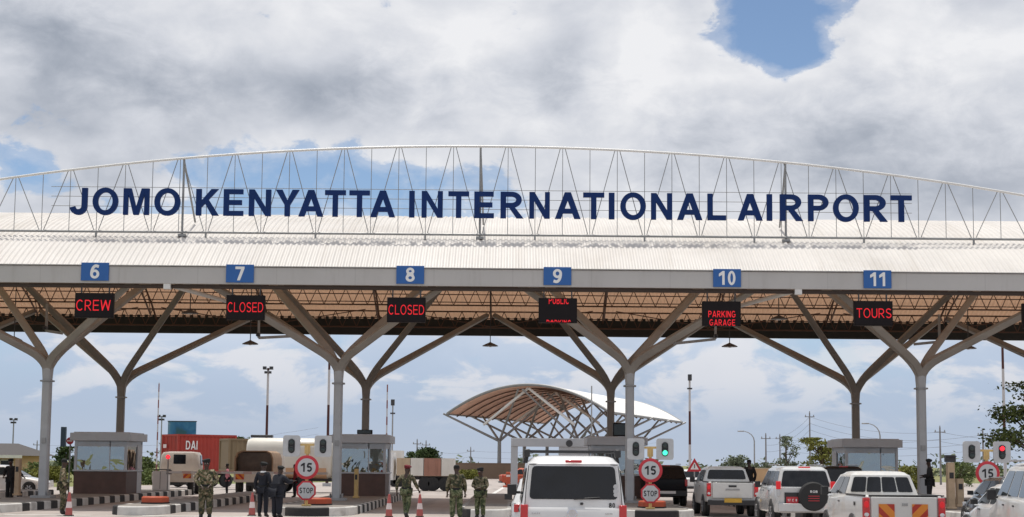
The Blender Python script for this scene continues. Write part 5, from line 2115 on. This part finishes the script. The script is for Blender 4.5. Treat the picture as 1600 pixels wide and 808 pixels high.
pg = 'soldiers in camouflage'
person('soldier in camouflage standing at far left beside a cone', 98, 51.0, 1.88, R(-70), 'stand', M['camo'], M['camodark'], None, 0, 1.05, pg)
person('broad soldier in camouflage facing us with dark beret and hands at his belt', 322, 48.0, 1.88, R(188), 'belt', M['camo'], M['camodark'], M['beretdark'], 0, 1.22, pg)
person('soldier in red beret walking away between two cones', 635, 50.5, 1.74, R(-25), 'walk', M['camodark'], M['camogreen'], M['beretred'], 0, 1.05, pg)
person('large soldier seen from behind with bare head left of another soldier', 713, 48.5, 1.79, R(4), 'stand', M['camodark'], M['camogreen'], None, 0, 1.18, pg)
person('soldier facing us with arms bent, nearest the white minivan', 751, 50.0, 1.68, R(150), 'chest', M['camodark'], M['camogreen'], M['beretdark'], 0, 1.12, pg)
og = 'officers in dark uniform'
person('officer in dark uniform with white collar and dark beret beside the cone', 411, 50.5, 1.80, R(-20), 'stand', M['darkcloth'], M['darkcloth'], M['beretdark'], 0, 1.0, og, collar=M['white'])
person('stooping officer in bulky dark uniform reaching to the right', 433, 49.5, 1.68, R(-38), 'reach', M['darkcloth'], M['darkcloth'], M['beretdark'], 0, 1.38, og)
person('man in black at far left by the white saloon with arm out', 16, 69.0, 1.85, R(170), 'arm', M['blackcloth'], M['blackcloth'], M['beretdark'], 0, 1.05)
person('dark figure standing behind the right side of the dusty pickup', 1171, 64.5, 1.80, R(20), 'stand', M['blackcloth'], M['blackcloth'], None, KH, 1.0)
person('man in black in profile right of the last front column', 1453, 61.2, 1.84, R(70), 'chest', M['blackcloth'], M['blackcloth'], M['beretdark'], KH, 1.1)
person('distant person in a pink shirt between the beige and brown trucks', 355, 83.0, 1.72, R(100), 'stand', M['pink'], M['darkcloth'], None, 0, 1.0)
person('distant person in dark red behind the left 15 sign', 461, 79.0, 1.72, R(90), 'stand', M['redcloth'], M['darkcloth'], None, 0, 1.0)
person('attendant inside the rightmost booth seen through its window', 1384, 72.4, 1.70, R(180), 'stand', M['darkcloth'], M['darkcloth'], None, .2, 1.0)

# ================================================================== FAR CANOPY AND PORTAL
far = thing('far_canopy', 'distant vaulted canopy with white top and brown underside on lattice columns', 'canopy')
gA, gC = Vector((-7.8, 188, 0)), Vector((11.4, 178, 0))
ax = Vector((12.7, 39, 0))
gv = gC - gA
base = HC + 6.0


def fpt(u, v, off=0.0, n=None):
    p = gA + gv * u + ax * v
    p.z = base + 3.35 * (1 - (2 * u - 1) ** 2) + off
    return p


mid = gA + gv * .5 + ax * .5
far.location = (mid.x, mid.y, 0)
O = far.location.copy()
for nm, m, off in (('roof_skin', M['fabric'], .14), ('underside', M['fabricunder'], -.02)):
    mb = MB(O)
    nu, nv = 28, 20
    mb.add([fpt(i / nu, k / nv, off) for k in range(nv + 1) for i in range(nu + 1)], [(k * (nu + 1) + i, k * (nu + 1) + i + 1, (k + 1) * (nu + 1) + i + 1, (k + 1) * (nu + 1) + i) for k in range(nv) for i in range(nu)], True)
    mb.build(nm, m, far)
for v in (0, 1):
    mb = MB(O)
    mb.tube([fpt(i / 28, v, .06) for i in range(29)], .17, 6)
    mb.build('edge_arch', M['truss'], far)
for u in (0, 1):
    mb = MB(O)
    mb.tube([fpt(u, 0, .04), fpt(u, 1, .04)], .16, 6)
    mb.build('eaves_tube', M['truss'], far)
for v in [i / 12 for i in range(1, 12)]:
    mb = MB(O)
    mb.tube([fpt(i / 16, v, -.2) for i in range(17)], .09, 5)
    mb.build('rib', M['purlin'], far)
fg = 'lattice columns of the far canopy'
q = thing('far_column', 'x', 'column', (0, 0, 0), math.atan2(gv.y, gv.x), fg)
mb = MB()
mb.tube([(0, 0, 0), (0, 0, 4.7)], [.26, .22], 8)
mb.build('shaft', M['truss'], q)
lu, lv = gv.length * .25, ax.length / 4 * .5
for a in (-1, 1):
    for b in (-1, 1):
        mb = MB()
        mb.tube([(0, 0, 4.6), (a * lu * .95, b * lv * .98, base + (.05 if a < 0 else 2.9))], [.16, .12], 6)
        mb.build('arm', M['truss'], q)
fc_l = []
for k in range(4):
    for s_, u in ((0, .25), (1, .75)):
        p = fpt(u, (k + .5) / 4)
        lb = 'grey far canopy column, %s row, %s' % (('left', 'right')[s_], ('nearest to us', 'second from us', 'third from us', 'farthest from us')[k])
        if k == 0 and s_ == 0:
            q.location = (p.x, p.y, 0)
            q['label'] = lb
        else:
            dup(q, (p.x, p.y, 0), math.atan2(gv.y, gv.x) + s_ * math.pi, lb)
# the two tall raking frames in front of the gable
for vv, dz in ((.02, 3.6), (.3, 3.2)):
    for u0, u1 in ((.22, .5), (.78, .5)):
        mb = MB(O)
        mb.tube([fpt(u0, vv) - Vector((0, 0, dz)), fpt(u1, vv, -.3)], .17, 6)
        mb.build('raking_strut', M['trusswhite'], far)

YG = 112
w = thing('portal_frame', 'grey concrete portal frame beyond the minivan roof', 'gantry', (X(802, YG), YG, 0))
xl, xr = X(798, YG) - X(802, YG), X(935, YG) - X(802, YG)
ztp, zbt = P(850, 685, YG).z, P(850, 698, YG).z
mb = MB()
mb.box(((xl + xr) / 2, 0, (ztp + zbt) / 2), (xr - xl, 1.0, ztp - zbt))
mb.build('beam', M['concrete'], w, .02)
for x, wd in ((xl + .25, .5), (xr - .25, .5), (X(898, YG) - X(802, YG), 2.3)):
    mb = MB()
    mb.box((x, 0, zbt / 2), (wd, .8, zbt))
    mb.build('leg', M['concrete'], w, .02)
w = thing('loudspeaker', 'dark grey loudspeaker mounted on the portal frame', 'loudspeaker', (X(889, YG - 1), YG - 1, 0))
c = P(889, 693, YG - 1)
mb = MB()
mb.lathe([(.1, .3), (.12, .1), (.24, -.25), (.25, -.27)], 16, (0, 0, c.z), 'y')
mb.build('horn', M['darksteel'], w)
mb = MB()
mb.beam((0, 0, c.z), (0, .5, c.z), .1)
mb.build('bracket', M['darksteel'], w)

# ================================================================== BACKGROUND
# house at far left
YHs = 150
x0, x1 = X(-60, YHs), X(30, YHs)
w = thing('tan_house', 'low tan house with a grey hipped roof at the far left', 'house', ((x0 + x1) / 2, YHs, 0))
hw = (x1 - x0) / 2
ev = P(30, 712, YHs).z
rg = P(0, 692, YHs).z
mb = MB()
mb.box((0, 5, ev / 2), (2 * hw - .9, 10, ev))
mb.build('wall', M['wall'], w)
mb = MB()
mb.add([(-hw - .4, -.8, ev), (hw + .4, -.8, ev), (hw + .4, 10.8, ev), (-hw - .4, 10.8, ev), (-hw * .35, 5, rg), (hw * .35, 5, rg)], [(0, 1, 5, 4), (1, 2, 5), (2, 3, 4, 5), (3, 0, 4), (3, 2, 1, 0)])
mb.build('roof', M['tile'], w)
mb = MB()
mb.box((0, -.85, ev - .1), (2 * hw + .9, .12, .3))
mb.build('fascia_board', M['boxwhite'], w)
for x in (-hw * .5, hw * .1, hw * .55):
    f = MB()
    f.box((x, -.03, ev * .55), (1.3, .1, 1.2))
    o = f.build('window', M['boxwhite'], w)
    f = MB()
    f.box((x, -.09, ev * .55), (1.1, .03, 1.0))
    f.build('window_pane', M['tint'], o)

# pylon sign and billboard
w = thing('pylon_sign', 'tall narrow dark blue pylon left of the first toll booth', 'sign', (X(97, 130), 130, 0))
zt_ = P(97, 667, 130).z
mb = MB()
mb.box((0, 0, zt_ / 2), (.42, .35, zt_))
mb.build('slab', M['darkblue'], w, .03)
mb = MB()
mb.box((0, 0, .2), (.8, .7, .4))
mb.build('plinth', M['concrete'], w)
YBb = 175
a, b = P(263, 661, YBb), P(306, 681, YBb)
w = thing('billboard', 'blue picture billboard standing above the red container', 'billboard', ((a.x + b.x) / 2, YBb, 0))
mb = MB()
mb.box((0, 0, (a.z + b.z) / 2), (b.x - a.x, .3, a.z - b.z + .3))
mb.build('panel', billboard_mat(), w)
mb = MB()
mb.box((0, .0, a.z + .2), (b.x - a.x + .1, .4, .1))
mb.build('top_trim', M['darkblue'], w)
for s_ in (-1, 1):
    mb = MB()
    mb.tube([(s_ * 1.0, .2, 0), (s_ * 1.0, .2, b.z)], .14, 8)
    mb.build('leg', M['steel'], w)

# boundary wall far behind the soldiers
w = thing('boundary_wall', 'long low brown earth wall far behind the soldiers', 'wall', (X(760, 190), 190, 0))
mb = MB()
z1 = P(760, 725, 190).z
mb.box((0, 0, z1 / 2), (X(900, 190) - X(640, 190), .4, z1))
mb.build('panel', M['earthwall'], w)
mb = MB()
mb.box((0, -.0, z1 + .06), (X(900, 190) - X(640, 190), .5, .12))
mb.build('coping', M['earthwall'], w)
w = thing('boundary_wall', 'pale tan low wall far right behind the dusty pickup and figure', 'wall', (X(1260, 170), 170, 0))
mb = MB()
z1 = 1.5
mb.box((0, 0, z1 / 2), (X(1460, 170) - X(1160, 170), .4, z1))
mb.build('panel', M['wall'], w)
mb = MB()
mb.box((0, 0, z1 + .06), (X(1460, 170) - X(1160, 170), .5, .12))
mb.build('coping', M['boxtan'], w)


# masts, lamp posts and poles
def mast(px, ptop, Y, r, m, label, name='striped_mast', cat='mast', group=None, head=None):
    z = P(px, ptop, Y).z
    w = thing(name, label, cat, (X(px, Y), Y, 0), 0, group)
    mb = MB()
    mb.tube([(0, 0, 0), (0, 0, z)], [r, r * .7], 8)
    mb.build('pole', m, w)
    mb = MB()
    mb.box((0, 0, .12), (r * 5, r * 5, .24))
    mb.build('footing', M['concrete'], w)
    if head == 'flood':
        mb = MB()
        for s_ in (-1, 1):
            mb.box((s_ * .26, -.1, z), (.26, .3, .22))
            mb.box((s_ * .16, -.1, z - .35), (.2, .3, .18))
        mb.beam((-.4, 0, z - .1), (.4, 0, z - .1), .06)
        mb.build('floodlight', M['darksteel'], w)
    elif head == 'box':
        mb = MB()
        mb.box((0, -.1, z), (.3, .3, .5))
        mb.build('lamp_head', M['darksteel'], w)
        mb = MB()
        mb.box((0, 0, z - .9), (.4, .2, .12))
        mb.build('bracket', M['darksteel'], w)
    elif head == 'rod':
        mb = MB()
        mb.tube([(0, 0, z), (0, 0, z + 2)], .03, 5)
        mb.build('lightning_rod', M['steel'], w)
    return w


mg = 'red and white striped masts'
mast(415, 575, 120, .12, M['polestripe'], 'striped mast with a cluster of floodlights left of the second column', group=mg, head='flood')
mast(511, 528, 118, .12, M['polestripe'], 'striped mast close left of the second front column', group=mg, head='rod')
mast(1078, 590, 125, .12, M['polestripe'], 'striped mast with a dark head right of the far canopy', group=mg, head='box')
mast(1571, 532, 110, .12, M['polestripe'], 'striped mast in front of the tree at the right edge', group=mg, head='rod')
mast(244, 598, 115, .06, M['maststripe'], 'thin red and white lattice mast left of the red container', 'radio_mast', group='thin radio masts')
mast(603, 601, 112, .07, M['maststripe'], 'thin spotted mast just right of the second toll booth', 'radio_mast', group='thin radio masts')
mast(612, 629, 128, .08, M['steel'], 'slim grey lamp mast right of the spotted thin mast', 'lamp_mast', group='slim grey masts', head='box')
mast(924, 603, 150, .09, M['steel'], 'slim grey mast in front of the far canopy left of the rear column', 'lamp_mast', group='slim grey masts')
mast(250, 650, 150, .08, M['steel'], 'short grey lamp mast between thin mast and billboard', 'lamp_mast', group='slim grey masts', head='flood')
mast(18, 655, 160, .09, M['steel'], 'grey lamp mast above the tan house roof', 'lamp_mast', group='slim grey masts', head='flood')


def street_lamp(px, ptop, Y, sg, label):
    z = P(px, ptop, Y).z
    w = thing('street_lamp', label, 'street lamp', (X(px, Y), Y, 0), 0, 'curved street lamps far off at right')
    mb = MB()
    pts = [(0, 0, 0), (0, 0, z * .8)] + [(sg * (1.4 * (1 - math.cos(R(a)))), 0, z * .8 + z * .2 * math.sin(R(a))) for a in (20, 40, 60, 80)]
    mb.tube(pts, [.11, .08, .07, .06, .055, .05], 6)
    mb.build('pole', M['steel'], w)
    mb = MB()
    mb.box((sg * 1.6, 0, z), (.8, .22, .14))
    mb.build('lamp_head', M['steel'], w, .04)


street_lamp(1179, 674, 185, -1, 'curved street lamp above the dark figure by the pickup')
street_lamp(1376, 662, 170, -1, 'curved street lamp left of the rightmost booth')


def power_pole(px, ptop, Y, label):
    z = P(px, ptop, Y).z
    w = thing('power_pole', label, 'power pole', (X(px, Y), Y, 0), 0, 'wooden power poles on the horizon')
    mb = MB()
    mb.tube([(0, 0, 0), (0, 0, z)], [.12, .08], 7)
    mb.build('pole', M['wood'], w)
    mb = MB()
    mb.beam((-.6, 0, z - .5), (.6, 0, z - .5), .09)
    mb.build('crossarm', M['wood'], w)
    mb = MB()
    for x in (-.5, 0, .5):
        mb.lathe([(.05, 0), (.07, .08), (.04, .2)], 6, (x, 0, z - .45 if x else z))
    mb.build('insulator', M['steel'], w)
    return (X(px, Y), Y, z - .5)


pp = [power_pole(*a) for a in ((651, 688, 215, 'power pole left of the round dark tree'), (665, 690, 222, 'power pole directly behind the round dark tree'), (735, 700, 240, 'power pole above the earth wall left of the far canopy'),
                               (1197, 679, 190, 'power pole right of the curved lamp and dark figure'), (1219, 680, 215, 'power pole among the grey trees'), (1266, 645, 190, 'tall power pole left of the green flat tree'),
                               (1470, 668, 165, 'power pole right of the last front column'), (1537, 673, 170, 'power pole between the two right signal heads'), (1555, 700, 240, 'small power pole left of the right edge tree'),
                               (56, 690, 230, 'power pole right of the tan house roof'))]
wl = thing('power_lines', 'thin dark wires strung between the distant power poles', 'wires', (0, 200, 0))
mb = MB((0, 200, 0))
runs = [[0, 2], [3, 5, 6], [4, 7], [7, 8]]
def span(a, b, d):
    a, b = Vector(a), Vector(b)
    return [a.lerp(b, i / 12) + Vector((0, 0, -d * 4 * (i / 12) * (1 - i / 12))) for i in range(13)]
for rn in runs:
    for a, b in zip(rn, rn[1:]):
        for dz in (0, -.8, -1.6):
            pa, pb = Vector(pp[a]) + Vector((0, 0, dz)), Vector(pp[b]) + Vector((0, 0, dz))
            mb.tube(span(pa, pb, .8), .018, 4)
for dz in (0, -1.0):
    pa = Vector(pp[6]) + Vector((0, 0, dz))
    mb.tube(span(pa, (70, 175, 6.6 + dz), 1.2), .018, 4)
    mb.tube(span(Vector(pp[2]) + Vector((0, 0, dz)), (30, 300, 6.5 + dz), 1.0), .018, 4)
    mb.tube(span(Vector(pp[9]) + Vector((0, 0, dz)), (-30, 240, 7.2 + dz), 1.2), .018, 4)
mb.build('wire', M['wire'], wl)


# ------------------------------------------------------------------ trees
def tree(label, px, Y, ptop, rad, trunk, leaf, shape='round', n=1800, ls=.2, pbot=None, seed=1, name='tree', group=None, py=720):
    rs = random.Random(seed)
    z1 = P(px, ptop, Y).z
    w = thing(name, label, 'tree', (X(px, Y, py), Y, 0), 0, group)
    zc0 = trunk
    h = z1 - zc0
    mb = MB()
    mb.tube([(0, 0, 0), (.05 * rad, 0, zc0 * .6), (.1 * rad * rs.uniform(-1, 1), 0, zc0 + h * .3), (0, .02, zc0 + h * .75)], [.05 * z1, .035 * z1, .022 * z1, .006 * z1], 7)
    clumps = []
    nb = 18 if shape != 'flat' else 22
    for i in range(nb):
        a = rs.uniform(0, 2 * math.pi)
        if shape == 'flat':
            t = rs.uniform(.12, 1)
            rr = rad * math.sqrt(rs.uniform(.05, 1)) * (.6 + .4 * t)
        elif shape == 'sparse':
            t = rs.uniform(0, 1)
            rr = rad * rs.uniform(.1, 1) * (1 - .75 * t)
        else:
            t = rs.uniform(.05, .92)
            rr = rad * math.sqrt(rs.uniform(.02, .9)) * math.sqrt(max(.06, 1 - (2 * t - .9) ** 2))
        c = Vector((rr * math.cos(a), rr * math.sin(a), zc0 + h * t))
        clumps.append((c, rad * rs.uniform(.22, .42) * (.75 if shape == 'sparse' else 1)))
        b0 = Vector((0, 0, zc0 + (c.z - zc0) * .35))
        mb.tube([b0, b0.lerp(c, .5) + Vector((0, 0, .08 * rad)), c], [.014 * z1, .009 * z1, .004 * z1], 5)
    mb.build('trunk', M['bark'], w)
    mb = MB()
    vs, fs = [], []
    n = int(n * 1.9)
    ls *= .68
    for i in range(n):
        c, r = clumps[rs.randrange(nb)]
        d = Vector((rs.gauss(0, 1), rs.gauss(0, 1), rs.gauss(0, 1) * (.42 if shape == 'flat' else .75)))
        p = c + d * r * .55
        if p.z > z1:
            p.z = z1 - rs.uniform(0, .3)
        u = Vector((rs.gauss(0, 1), rs.gauss(0, 1), rs.gauss(0, .6))).normalized()
        v_ = u.cross(Vector((rs.gauss(0, 1), rs.gauss(0, 1), rs.gauss(0, 1)))).normalized()
        s_ = ls * rs.uniform(.6, 1.5)
        k = len(vs)
        vs += [p - u * s_, p + v_ * s_ * .55, p + u * s_, p - v_ * s_ * .55]
        fs.append((k, k + 1, k + 2, k + 3))
    mb.add(vs, fs)
    me_o = bpy.data.meshes.new('crown')
    me_o.from_pydata([tuple(v) for v in mb.v], [], mb.f)
    me_o.materials.append(leaf)
    o = bpy.data.objects.new('crown', me_o)
    COL.objects.link(o)
    o.parent = w


tree('feathery tree reaching in at the right edge of the photograph', 1632, 62, 594, 2.5, 1.2, M['leafmid'], 'flat', 5200, .11, seed=3)
tree('flat topped yellow green tree left of the rightmost booth', 1284, 150, 684, 1.8, 1.6, M['leafyellow'], 'flat', 1500, .18, seed=4)
tree('bushy grey tree right of the flat topped tree trunk', 1316, 158, 706, 1.3, .8, M['leafgrey'], 'round', 900, .18, seed=14)
tree('sparse tall grey green tree between two power poles', 1228, 158, 682, 1.9, .9, M['leafgrey'], 'sparse', 900, .16, seed=5)
tree('low round grey bush behind the dusty pickup roof', 1148, 165, 711, 1.6, .4, M['leafgrey'], 'round', 1300, .18, seed=6)
tree('small grey bush right of the dark figure', 1189, 175, 722, 1.4, .3, M['leafgrey'], 'round', 700, .18, seed=16)
tree('round dark green tree above the brown and white lorry', 670, 200, 699, 1.7, 1.0, M['leafdark'], 'round', 2600, .2, seed=7)
tree('smaller dark green tree left of the round dark tree', 643, 205, 706, 1.2, .8, M['leafdark'], 'round', 1300, .2, seed=8)
tree('dark bush beside the blue pylon and first booth', 102, 128, 698, 1.25, .6, M['leafdark'], 'round', 2000, .15, seed=9)
tree('green bush right of the first toll booth', 212, 130, 714, 1.5, .5, M['leafmid'], 'round', 1700, .15, seed=10)
tree('dark tree top above the olive container', 377, 150, 683, 1.4, 2.2, M['leafdark'], 'round', 1200, .18, seed=11)
tree('dark tree top behind the tanker left of the signal', 432, 150, 686, 1.9, 2.4, M['leafdark'], 'round', 1400, .18, seed=12)
tree('yellow green shrub at the earth wall behind the soldiers', 735, 175, 734, 1.5, .2, M['leafyellow'], 'round', 900, .16, seed=13)
for i, (px, Y, pt, lf_) in enumerate(((80, 125, 728, 'leafyellow'), (60, 140, 722, 'leafmid'), (232, 118, 734, 'leafmid'), (1425, 110, 728, 'leafyellow'), (1500, 150, 722, 'leafmid'))):
    tree(('tall yellow green weeds right of the white saloon roof', 'green shrub at the corner of the tan house', 'leafy shrub between first booth and beige truck', 'yellow green shrub left of the last column foot', 'mid green shrub behind the ticket machine with camera')[i],
         px, Y, pt, 1.5, .2, M[lf_], 'round', 1100, .14, seed=30 + i, name='shrub', group='shrubs beyond the toll lanes')

# far line of scrub on the horizon
rs = random.Random(77)
mb = MB()
vs, fs = [], []
for i in range(9000):
    x = rs.uniform(-190, 190)
    y = 330 + rs.gauss(0, 14)
    hgt = 2.2 + 1.6 * math.sin(x * .11) * math.sin(x * .037 + 1) + 1.0 * math.sin(x * .5)
    p = Vector((x, y, abs(rs.gauss(0, .5)) * max(hgt, .8)))
    u = Vector((rs.gauss(0, 1), rs.gauss(0, 1), rs.gauss(0, .6))).normalized() * rs.uniform(.3, .8)
    v_ = Vector((rs.gauss(0, 1), rs.gauss(0, 1), rs.gauss(0, 1))).normalized() * rs.uniform(.3, .7)
    k = len(vs)
    vs += [p - u, p + v_, p + u, p - v_]
    fs.append((k, k + 1, k + 2, k + 3))
me_ = bpy.data.meshes.new('distant_scrub')
me_.from_pydata([tuple(v) for v in vs], [], fs)
me_.materials.append(M['leafgrey'])
o = bpy.data.objects.new('distant_scrub', me_)
COL.objects.link(o)
struct(o, 'stuff')

for o in list(COL.objects):
    if o.get('label') == 'x':
        print('UNLABELLED', o.name)
